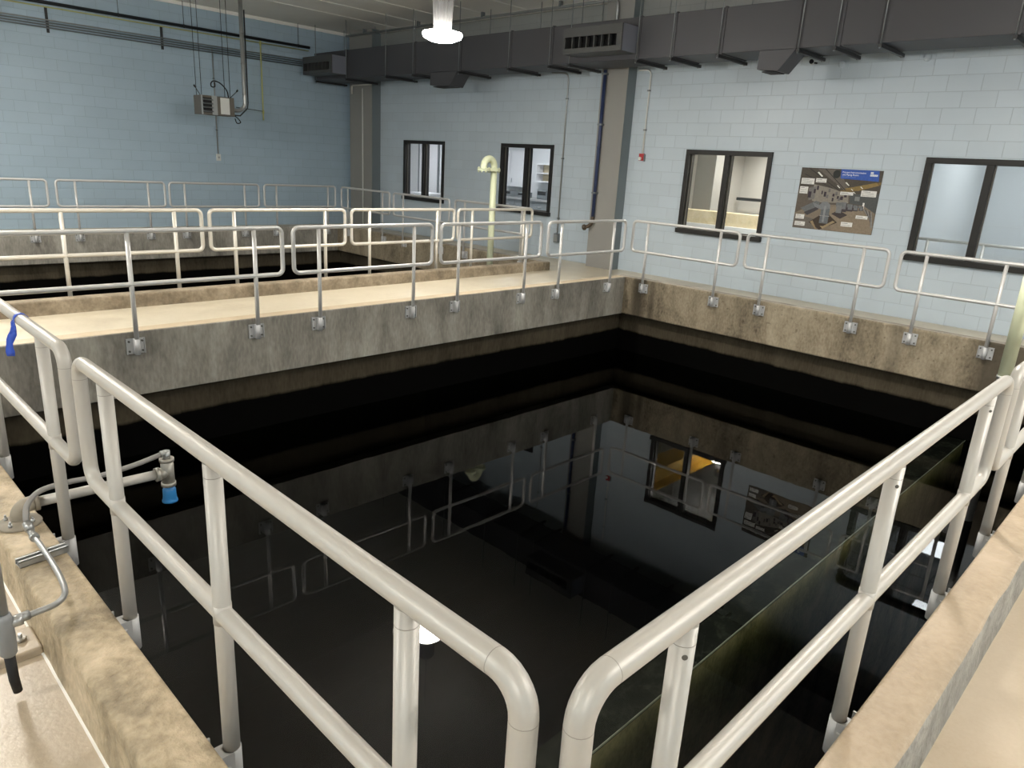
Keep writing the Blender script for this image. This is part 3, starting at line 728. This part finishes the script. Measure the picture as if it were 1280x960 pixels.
m = MB(); m.cyl((-.05,-.02,0), (.06,.02,.0), .03, M_WHITE, 14); m.cyl((-.07,-.027,0), (-.05,-.02,0), .031, M_BLACK, 14); m.build('body', ro)
m = MB(); m.cyl((.05,.015,0), (.245,.03,.02), .012, M_BLACK, 10); m.build('arm', ro)

# poster: pump room photograph with labels and a blue heading
ro = thing('poster', 'pump room photo poster with white callouts and a blue heading, on the blockwork', 'poster', (XW-.001, 4.304, 1.45))
PW, PH = 1.185, .895
cols = {}
def pc(c):
    k = 1 if min(c) > .6 or c[2] > .3 and c[0] < .1 else .56
    if c not in cols: cols[c] = simple('print_colour_%d' % len(cols), tuple(x*k for x in c), .45, noise=.3, nscale=45, spec=.3)
    return cols[c]
m = MB(); m.box(-.008, 0, -PW, 0, 0, PH, pc((.17,.145,.12))); m.build('board', ro, bevel=.002)
layer = [0]
pic = MB()
def poly(pts, c, mb=None):
    layer[0] += 1
    t = .0081+.00003*layer[0]
    (mb or pic).prism([(-t, -min(max(x, 0.002), PW-.002), min(max(z, .002), PH-.002)) for x, z in pts], (.00003, 0, 0), pc(c))
def rect(x0, z0, x1, z1, c, mb=None): poly([(x0,z0),(x1,z0),(x1,z1),(x0,z1)], c, mb)
poly([(0,.55),(.0,.895),(1.185,.895),(1.185,.55),(.78,.55),(.52,.62),(.25,.66)], (.12,.10,.08))           # dark ceiling
poly([(.25,.88),(.75,.56),(.80,.56),(.55,.89)], (.22,.19,.16))
poly([(.60,.58),(1.185,.74),(1.185,.70),(.72,.555)], (.30,.20,.07)); poly([(.67,.618),(1.12,.73),(1.16,.69),(.88,.60)], (.42,.29,.10))
for x0, z0, x1, z1 in ((.05,.80,.55,.60),(.12,.88,.62,.585),(.35,.89,.70,.60)): poly([(x0,z0),(x0+.015,z0+.005),(x1+.01,z1),(x1,z1-.004)], (.05,.045,.04))
poly([(.23,.66),(.52,.61),(.76,.54),(.78,.42),(.32,.40),(.22,.42)], (.44,.40,.34))                          # back wall with panels
poly([(.0,.58),(.22,.62),(.24,.35),(.0,.22)], (.20,.165,.13)); poly([(.16,.60),(.27,.63),(.27,.45),(.18,.42)], (.30,.28,.27))
for x, z, w_, h_ in ((.40,.49,.035,.07),(.36,.52,.02,.05),(.53,.50,.03,.04),(.53,.43,.025,.05),(.60,.47,.03,.04),(.16,.46,.05,.09),(.24,.53,.03,.06),(.65,.46,.04,.05),(.28,.58,.03,.06),(.70,.50,.04,.03)): rect(x, z, x+w_, z+h_, (.07,.05,.07))
for x, z in ((.46,.56),(.44,.47),(.57,.52),(.62,.44)): rect(x, z, x+.03, z+.05, (.26,.24,.24))
poly([(.0,.22),(.24,.36),(.50,.38),(1.0,.40),(1.185,.30),(1.185,.0),(0,.0)], (.36,.29,.22))                # floor
poly([(.50,.35),(.95,.39),(1.185,.12),(1.185,0),(.60,0)], (.43,.345,.25)); poly([(0,.0),(.35,.0),(.3,.16),(.0,.2)], (.25,.22,.19))
poly([(.78,.55),(1.185,.58),(1.185,.30),(1.0,.40),(.80,.42)], (.13,.14,.14)); rect(.86,.46,.93,.52, (.35,.36,.36)); rect(.985,.36,1.01,.44, (.75,.75,.73))
for k in range(5): poly([(1.0+.03*k,.36-.01*k),(1.012+.03*k,.36-.01*k),(1.16+.004*k,.18-.02*k),(1.15,.18-.02*k)], (.12,.11,.11) if k % 2 else (.42,.41,.40))
poly([(.08,.30),(.30,.42),(.36,.41),(.36,.33),(.20,.22)], (.24,.25,.26))
poly([(.14,.24),(.34,.34),(.36,.30),(.20,.20)], (.10,.09,.10))
def bend(cx, cz, R_, w_, c):
    P = [(cx+R_*math.cos(a), cz+R_*math.sin(a)) for a in [PI*k/10*.62 for k in range(11)]]
    Q = [(cx+(R_-w_)*math.cos(a), cz+(R_-w_)*math.sin(a)) for a in [PI*k/10*.62 for k in range(11)]]
    poly(P+Q[::-1], c)
for k, (x, s) in enumerate(((.98,.35),(.90,.45),(.82,.55),(.72,.7))):
    rect(x-.10*s, .36-.10*s, x+.07*s, .37+.06*s, (.10,.08,.09)); rect(x-.06*s, .33, x+.05*s, .33+.14*s, (.30,.31,.33)); rect(x-.16*s, .36, x, .36+.09*s, (.26,.27,.28))
poly([(.56,.25),(.70,.19),(.80,.25),(.66,.31)], (.09,.07,.07)); rect(.62,.27,.70,.38, (.33,.34,.35))
poly([(.24,.10),(.42,.0),(.67,.13),(.52,.24),(.40,.22)], (.085,.06,.04)); poly([(.26,.11),(.36,.0),(.38,.0),(.30,.13)], (.48,.36,.21)); poly([(.42,.06),(.47,.02),(.64,.135),(.60,.15),(.47,.06)], (.55,.42,.25))
rect(.40,.10,.53,.33, (.23,.25,.27)); poly([(.36,.36),(.40,.41),(.47,.42),(.52,.385),(.535,.32),(.40,.30),(.30,.33),(.25,.40)], (.34,.36,.38)); rect(.44,.12,.47,.36, (.44,.46,.48)); rect(.39,.205,.54,.215, (.5,.5,.5))
for x, z, s in ((.30,.80,.03),(.72,.685,.022),(.60,.64,.018),(.93,.645,.014),(.80,.61,.012),(.84,.57,.012)): poly([(x-s*1.6,z+s),(x-s,z+s*1.4),(x+s*1.4,z-s*.6),(x+s*.8,z-s)], (.82,.80,.72))
poly([(.52+.055*math.cos(a)+.02, .82+.06*math.sin(a)) for a in [2*PI*k/16 for k in range(16)]], (.03,.035,.03))
pic.build('photo_print', ro)
hd = MB(); poly([(.595,.893),(1.13,.893),(1.145,.745),(.605,.762)], (.035,.10,.42), hd); hd.build('heading', ro)['label'] = 'blue heading band'
for (x0,z0,x1,z1) in ((.026,.655,.226,.742),(.248,.69,.405,.748),(.022,.515,.148,.618),(.64,.532,.826,.578),(.935,.528,1.148,.612),(.026,.14,.16,.206),(.028,.038,.188,.10),(.728,.085,.894,.148),(.922,.212,1.09,.258)):
    c = MB(); rect(x0, z0, x1, z1, (.72,.71,.69), c)
    n = 3 if z1-z0 > .07 else 2
    for k in range(n):
        zz = z1-.016-k*(z1-z0-.01)/n; rect(x0+.012, zz-.005, x0+(x1-x0)*(.85 if k else .6), zz, (.05,.05,.06) if k == 0 else (.33,.33,.33), c)
    c.build('callout', ro)
lg = MB()
rect(1.015, .845, 1.055, .872, (.70,.76,.90), lg); rect(1.013, .812, 1.118, .838, (.70,.76,.90), lg)
for k in range(4): rect(1.022+.024*k, .818, 1.026+.024*k, .832, (.035,.10,.42), lg)
lg.build('logo', ro)
def text(s, x, z, size, mat, parent, name='lettering'):
    cu = bpy.data.curves.new(name, 'FONT'); cu.body = s; cu.size = size; cu.extrude = .0001
    tmp = bpy.data.objects.new(name, cu); COL.objects.link(tmp)
    dg = bpy.context.evaluated_depsgraph_get(); me = bpy.data.meshes.new_from_object(tmp.evaluated_get(dg))
    bpy.data.objects.remove(tmp)
    me.materials.clear(); me.materials.append(mat)
    me.transform(Matrix(((0,0,-1,-.0115), (-1,0,0,-x), (0,1,0,z), (0,0,0,1))))
    o = bpy.data.objects.new(name, me); COL.objects.link(o); o.parent = parent
    return o
M_PRINTW = simple('white_ink', (.85,.88,.95), .5)
text('Process Instrumentation', .618, .842, .034, M_PRINTW, ro); text('and Piping Room', .622, .808, .034, M_PRINTW, ro)
M_PRINTB = simple('pale_blue_ink', (.20,.32,.70), .5)
text('Basins and filters of the plant', .622, .783, .017, M_PRINTB, ro)

scale_about_cam(hall_mark)
# ------------------------------------------------------------------ back wall: heater, pipes and conduits
hall_mark = mark()
ro = thing('unit_heater', 'small suspended unit heater with louvred front and white data plate, by the back wall', 'heater', (6.174, 14.95, 2.758))
m = MB(); m.box(-.34, .36, 0, .36, 0, .37, M_HEAT); m.build('casing', ro, bevel=.008)
m = MB(); m.box(-.31, -.10, -.004, .003, .04, .33, M_BLACK); m.build('outlet', ro)
for k in range(4):
    m = MB(); z = .075+.075*k; m.prism([(-.31, -.005, z), (-.31, -.045, z-.025), (-.31, -.045, z-.019), (-.31, -.005, z+.006)], (.21, 0, 0), M_GALV_D); m.build('louvre', ro)
for xa_, xb_ in ((-.12, -.01), (-.34, -.31)):
    m = MB(); m.box(xa_, xb_, -.012, .003, .0, .37, M_GALV); m.build('front_trim', ro)
m = MB(); m.box(.06, .25, -.008, .002, .03, .35, M_WHITE)
m.build('data_plate', ro)
m = MB()
for x, y in ((-.30,.05), (.30,.05), (-.30,.3), (.30,.3)): m.cyl((x, y, .36), (x, y, ZC-2.758), .006, M_STRUT, 8)
m.build('hanging_rods', ro)
m = MB(); m.tube(smooth_path([(.24,.0,.37),(.20,-.02,.50),(.08,-.02,.62),(-.04,0,.66),(-.10,.02,.62),(-.10,.02,.55),(-.04,.0,.55),(-.04,0,.64)]), .012, M_BLACK, 10)
m.tube(smooth_path([(.36,.1,.04),(.44,.05,-.02),(.50,.05,-.10),(.42,.05,-.12),(.38,.05,-.03)]), .010, M_BLACK, 10)
m.build('power_cord', ro)
m = MB(); m.tube([(-.33,.05,.37),(-.44,.0,.50)], .007, M_STRUT, 8); m.tube([(-.44,.0,.50),(-.47,-.01,.54)], .016, M_STRUT, 8); m.tube([(.30,.05,.37),(.43,.02,.50)], .007, M_STRUT, 8); m.tube([(.43,.02,.50),(.455,.01,.54)], .016, M_STRUT, 8); m.build('turnbuckle', ro)
ro = thing('heater_flue', 'silver flue pipe rising from the unit heater to the ceiling', 'pipe', (6.83, 15.08, 2.874))
P = [(-.30,0,.02), (-.18,0,.02)] + [tuple(v) for v in arc((-.18, 0, .20), (0,0,-1), (1,0,0), .18, 8)[1:]] + [(0,0,ZC-2.874)]
m = MB(); m.tube(P, .042, M_GALV, 18); m.build('flue_tube', ro)
m = MB()
for z in (.35, .95, 1.55): m.cyl((0,0,z), (0,0,z+.03), .05, M_GALV, 18)
m.build('collar', ro)
m = MB(); m.tube([(-.30,-.0,-.08),(-.12,0,-.08),(.05,0,.08),(.07,0,.2),(.07,0,2.0)], .014, M_STRUT, 10); m.build('drain_line', ro)
# horizontal pipes
def hpipe(name, label, x0, x1, y, z, r, mat, cat='pipe', hang=()):
    ro = thing(name, label, cat, (x0, y, z)); m = MB(); m.cyl((0,0,0), (x1-x0,0,0), r, mat, 14); m.build('tube', ro)
    for x in hang:
        q = MB(); q.cyl((x-x0, 0, r*.5), (x-x0, 0, ZC-z), .006, M_STRUT, 8); q.cyl((x-x0-.012,0,0), (x-x0+.012,0,0), r*1.15, M_STRUT, 14); q.build('pipe_hanger', ro)
    return ro
hpipe('iron_pipe', 'black iron pipe running high along the back wall', -5.8, 9.2, 16.43, 4.56, .032, M_PIPEBLK, hang=(-3.2, -.4, 2.2, 4.9, 6.2, 8.9))
ro = thing('gas_pipe', 'thin yellow gas pipe under the black pipe with a branch dropping beside the heater', 'pipe', (7.95, 16.47, 2.8))
m = MB(); m.cyl((-6,0,1.69), (1.25,0,1.69), .012, M_YELL, 12); m.build('header', ro)
m = MB(); m.cyl((0,0,.0), (0,0,1.69), .016, M_YELL, 12); m.cyl((0,0,1.64), (0,0,1.74), .024, M_YELL, 12); m.cyl((0,0,.15), (0,0,.22), .026, M_YELL, 12); m.build('drop', ro)
m = MB(); m.cyl((0,-.0,.2), (-1.2,-1.15,.17), .008, M_STRUT, 8); m.build('branch', ro)
for k in range(4):
    z = 4.27-.045*k
    hpipe('wall_conduit', ['topmost', 'second from top', 'third from top', 'lowest'][k]+' of four thin parallel conduits on the back wall', -5.8, 9.3, 16.53, z, .013, M_GALV_D if k else M_GALV, 'conduit')
    bpy.data.objects
for x, lb in ((3.645, 'farther from the heater'), (5.77, 'closer to the heater'), (1.5, 'beyond the edge of view'),):
    if x == 1.5: continue
    ro = thing('strut_support', 'dark vertical strut holding the wall conduits, the one '+lb, 'bracket', (x, YW, 4.05), 0, 'wall struts holding the conduits')
    m = MB(); m.box(-.022, .022, -.03, -.0005, 0, .44, M_STRUT); m.build('channel', ro)
    m = MB()
    for k in range(4): m.box(-.03, .03, -.075, -.03, .205-.045*k, .214-.045*k, M_GALV_D)
    m.build('clamp', ro)
conduit_run('thermostat_conduit', 'thin silver conduit running down behind the heater to a white box', 'conduit', [(6.84, YW-.02, 4.24), (6.84, YW-.02, 1.98)], .013, M_GALV, [(6.84, YW-.02, 2.5), (6.84, YW-.02, 3.6)])
ro = thing('thermostat_box', 'small white switch box on the back wall below the heater', 'box', (6.84, YW, 1.9))
m = MB(); m.box(-.05, .05, -.05, -.0005, -.075, .075, M_WHITE); m.build('body', ro, bevel=.01)
m = MB(); m.box(-.02, .02, -.058, -.05, -.02, .02, M_GALV); m.build('dial', ro)

scale_about_cam(hall_mark)
# ------------------------------------------------------------------ lamps
lamp0 = thing('high_bay_lamp', 'lit white ribbed high bay lamp hanging in front of the duct', 'lamp', (6.13, 7.73, 3.70), 0, 'high bay lamps')
m = MB(); seg = 36; prof = [(.115, .09), (.118, .16), (.135, .46), (.137, .50), (.125, .52), (.05, .53)]
rings = []
for (r, z) in prof:
    rings.append([m.bm.verts.new(((r*(1.06 if k % 2 else .94))*math.cos(2*PI*k/seg), (r*(1.06 if k % 2 else .94))*math.sin(2*PI*k/seg), z)) for k in range(seg)])
for A, B in zip(rings, rings[1:]):
    for k in range(seg): m._face([A[k], A[(k+1) % seg], B[(k+1) % seg], B[k]], M_HOUSING)
m._face(rings[0][::-1], M_HOUSING); m._face(rings[-1], M_HOUSING)
m.build('ribbed_housing', lamp0)
m = MB(); m.lathe([(.12,.135), (.262,.10), (.272,.082)], M_RIM, 32); m.build('rim', lamp0)
m = MB(); m.lathe([(.272,.082), (.275,.075), (.25,.03), (.15,-.012), (.05,-.022)], M_LENS, 32); m.build('lens', lamp0)['label'] = 'glowing refractor lens'
m = MB(); m.cyl((0,0,.52), (0,0,CZ-3.70), .010, M_GALV, 10); m.tube([(.03*math.cos(a), 0, .56+.03*math.sin(a)) for a in [2*PI*k/12 for k in range(12)]], .006, M_GALV, 8, closed=True); m.build('hook_and_rod', lamp0)
for x, y, lb in ((6.13, 1.6, 'high bay lamp above the water under the poster side'), (-.3, 7.73, 'high bay lamp over the end of the walkway'), 
                 (1.5, 13.2, 'high bay lamp over the far basin end'), (-4.6, 3.2, 'high bay lamp over the outer floor'), (2.9, -3.2, 'high bay lamp over the floor behind the viewer'), (7.2, -3.2, 'high bay lamp over the floor by the beige curb'),
                 (-4.0, -2.6, 'high bay lamp in the entrance corner'), (-4.2, 11.5, 'high bay lamp by the outer wall')):
    dup(lamp0, (x, y, 3.70), 0, lb, 'high bay lamps')

# ------------------------------------------------------------------ rooms behind the windows
hall_mark = mark()
def room(prefix, x0, x1, y0, y1, z0, z1, wall, floorm, fname):
    m = MB(); m.box(x1, x1+.1, y0, y1, z0, z1, wall); m.box(x0, x1, y0-.1, y0, z0, z1, wall); m.box(x0, x1, y1, y1+.1, z0, z1, wall)
    struct('wall_'+prefix, m)
    m = MB(); m.box(x0, x1, y0, y1, z0-.1, z0, floorm); struct('floor', m)
    m = MB(); m.box(x0, x1, y0, y1, z1, z1+.1, M_ROOMW); struct('ceiling', m)
room('lab', XW+.2, 14.2, 9.0, 19.4, .34, 3.2, M_ROOMW, M_ROOMG, 'lab')
room('filter_hall', XW+.2, 17.2, 3.6, 8.8, -.4, 4.95, M_ROOMG, M_ROOMG, 'f')
room('office', XW+.2, 17.4, -3, 3.4, .1, 3.6, M_ROOMBLUE, M_ROOMG, 'o')
def ceil_lamp(loc, label, grp='lit ceiling lamps in the rooms behind the glass', s=(.6, .6), lens=None):
    r_ = thing('ceiling_light', label, 'lamp', loc, 0, grp)
    m = MB(); m.box(-s[0], s[0], -s[1], s[1], 0, .05, M_PANELW); m.build('frame', r_)
    m = MB(); m.box(-s[0]+.03, s[0]-.03, -s[1]+.03, s[1]-.03, -.012, .0, lens or M_LENS_C); m.build('diffuser', r_)
ceil_lamp((12.4, 16.8, 3.14), 'ceiling panel lamp in the lab room behind the farthest window')
ceil_lamp((12.4, 12.2, 3.14), 'ceiling panel lamp in the lab room behind the window with cupboards')
M_LENS_O = simple('lit_lens_office', (1,1,1), .4, emit=(.95,.97,1), es=8)
for x_, y_, lb in ((12.2, -1.5, 'nearest to the glass, wall side'), (12.2, 1.3, 'nearest to the glass, middle of the room'), (15.4, -1.5, 'deep in the room, wall side'), (15.4, 2.1, 'deep in the room, mirrored in the water')):
    ceil_lamp((x_, y_, 3.54), 'ceiling panel lamp behind the brightest window, '+lb, s=(.6, .6), lens=M_LENS_O)
m = MB()
for k in range(11): m.box(XW+.2, 17.4, -2.9+.6*k, -2.875+.6*k, 3.592, 3.60, M_STRUT)
for k in range(12): m.box(10.8+.6*k, 10.825+.6*k, -3, 3.4, 3.592, 3.60, M_STRUT)
struct('trim_4', m)
o = dup(lamp0, (15.6, 7.4, 3.32), 0, 'high bay lamp inside the filter hall seen only mirrored in the water', 'high bay lamps')
o = dup(lamp0, (12.6, 5.2, 3.32), 0, 'high bay lamp just inside the filter hall window', 'high bay lamps')
# lab furniture
ro = thing('wall_cupboard', 'white lab cupboard with two doors seen through the second window', 'cabinet', (14.19, 13.9, 1.55))
m = MB(); m.box(-.32, 0, -.42, .55, 0, .95, M_CAB); m.build('body', ro)
for s in (-.42, .07):
    m = MB(); m.box(-.34, -.32, s+.01, s+.465, .01, .94, M_CAB); d_ = m.build('door', ro)
    m = MB(); m.box(-.355, -.34, s+.40, s+.415, .1, .22, M_GALV_D); m.build('handle', d_)
ro = thing('open_shelf', 'small white open shelf unit seen through the second window', 'shelf', (14.19, 12.75, 1.72))
m = MB(); m.box(-.28, 0, -.30, -.27, 0, .48, M_CAB); m.box(-.28, 0, .27, .30, 0, .48, M_CAB); m.box(-.28, 0, -.27, .27, 0, .03, M_CAB); m.box(-.28, 0, -.27, .27, .45, .48, M_CAB); m.build('carcass', ro)
m = MB(); m.box(-.27, 0, -.27, .27, .22, .245, M_CAB); m.build('shelf_board', ro)
m = MB(); m.box(-.02, -.005, -.27, .27, .03, .45, M_CREAMW); m.build('back', ro)
ro = thing('lab_bench', 'dark lab bench with grey base cabinets seen through the second window', 'bench', (14.19, 13.2, .34))
m = MB(); m.box(-.65, 0, -1.6, 1.5, .90, .95, M_COUNTER); m.build('worktop', ro)
for k in range(5):
    m = MB(); y = -1.58+k*.61; m.box(-.60, 0, y, y+.60, .0, .90, M_CABG); b_ = m.build('base_cabinet', ro)
    m = MB(); m.box(-.62, -.60, y+.24, y+.36, .74, .76, M_GALV); m.build('handle', b_)
for y, w_, h_, mt, nm, lb in ((13.9, .32, .15, M_CABG, 'instrument', 'dark bench instrument at the cupboard side of the lab bench'), (13.35, .28, .14, M_CABG, 'instrument', 'dark bench instrument in the middle of the lab bench'), (12.6, .34, .24, M_GALV_D, 'instrument', 'grey bench instrument under the open shelf')):
    ro = thing(nm, lb, 'instrument', (13.85, y, 1.29))
    m = MB(); m.box(-.15, .15, -w_/2, w_/2, 0, h_, mt); m.build('case', ro, bevel=.01)
    m = MB(); m.box(-.155, -.15, -w_/2+.03, w_/2-.03, h_*.45, h_*.85, M_BLACK); m.build('screen', ro)
ro = thing('storage_case', 'white low case seen through the farthest window', 'box', (13.4, 17.0, .34))
m = MB(); m.box(-.35, .35, -.6, .35, 0, .78, M_CAB); m.build('body', ro, bevel=.01); m = MB(); m.box(-.37, .37, -.62, .37, .78, .83, M_CAB); m.build('lid', ro)
ro = thing('lab_door', 'white door with dark edge seen through the farthest window', 'door', (14.19, 17.9, .34))
m = MB(); m.box(-.04, 0, -.45, .45, 0, 2.6, M_CAB); m.build('leaf', ro); m = MB(); m.box(-.05, 0, -.50, -.45, 0, 2.65, M_GALV_D); m.box(-.05, 0, .45, .50, 0, 2.65, M_GALV_D); m.build('frame', ro)
# filter hall seen through the third window
m = MB(); m.box(13.4, 13.75, 3.6, 8.8, -.4, 1.42, M_CREAMW); m.box(13.3, 13.4, 3.6, 8.8, -.4, 1.15, M_ROOMW); struct('parapet', m, bevel=.01)
m = MB(); m.box(14.9, 15.4, 8.3, 8.8, -.4, 4.6, M_COLUMN); struct('column', m)
hp = thing('hall_pipe', 'dark horizontal pipe across the hall behind the third window', 'pipe', (16.9, 3.7, 1.62)); m = MB(); m.cyl((0,0,0), (0,5.0,0), .04, M_STRUT, 12); m.build('tube', hp)
bm_ = thing('crane_beam', 'yellow beam high in the hall behind the third window, mirrored in the water', 'beam', (14.8, 8.0, 3.1))
m = MB(); m.box(-2.3, 2.3, -.28, .28, 0, .03, M_BAND); m.box(-2.3, 2.3, -.28, .28, .52, .55, M_BAND); m.box(-2.3, 2.3, -.02, .02, .03, .52, M_BAND); m.build('girder', bm_)
# office rail behind the bright window
ro = thing('office_rail', 'pale handrail inside the room behind the brightest window', 'railing', (13.4, 2.0, .1))
m = MB(); m.cyl((0,-1.6,1.2), (0,1.3,1.2), .025, M_CREAMRAIL, 12); m.cyl((0,-1.6,.75), (0,1.3,.75), .025, M_CREAMRAIL, 12); m.build('rail', ro)
for k in range(4):
    m = MB(); m.cyl((0,-1.4+.85*k,0), (0,-1.4+.85*k,1.2), .025, M_CREAMRAIL, 12); m.build('post', ro)

scale_about_cam(hall_mark)
# ------------------------------------------------------------------ world, camera, view
w = bpy.data.worlds.new('world'); bpy.context.scene.world = w; w.use_nodes = True
w.node_tree.nodes['Background'].inputs[0].default_value = (.5, .6, .7, 1); w.node_tree.nodes['Background'].inputs[1].default_value = .05
R_ = ((0.702621441934402, -0.7092847304783721, 0.056905891120730655), (-0.16936921056170284, -0.24437955077748263, -0.9547736410665627), (0.6911130007804275, 0.6612063265517192, -0.2918373072111484))
cd = bpy.data.cameras.new('camera'); cam = bpy.data.objects.new('camera', cd); COL.objects.link(cam)
cd.sensor_fit = 'HORIZONTAL'; cd.sensor_width = 36; cd.lens = 898.889/1280*36; cd.clip_start = .02; cd.clip_end = 100
X, Y, Z = Vector(R_[0]), -Vector(R_[1]), -Vector(R_[2])
cam.matrix_world = Matrix(((X.x, Y.x, Z.x, -0.806285), (X.y, Y.y, Z.y, -0.614078), (X.z, Y.z, Z.z, 2.137368), (0,0,0,1)))
sc = bpy.context.scene; sc.camera = cam
sc.view_settings.view_transform = 'Standard'; sc.view_settings.look = 'None'; sc.view_settings.gamma = 1; sc.view_settings.use_curve_mapping = False
sc.view_settings.exposure = 0.64
sc.cycles.max_bounces = 8; sc.cycles.diffuse_bounces = 4; sc.cycles.glossy_bounces = 4; sc.cycles.transparent_max_bounces = 16
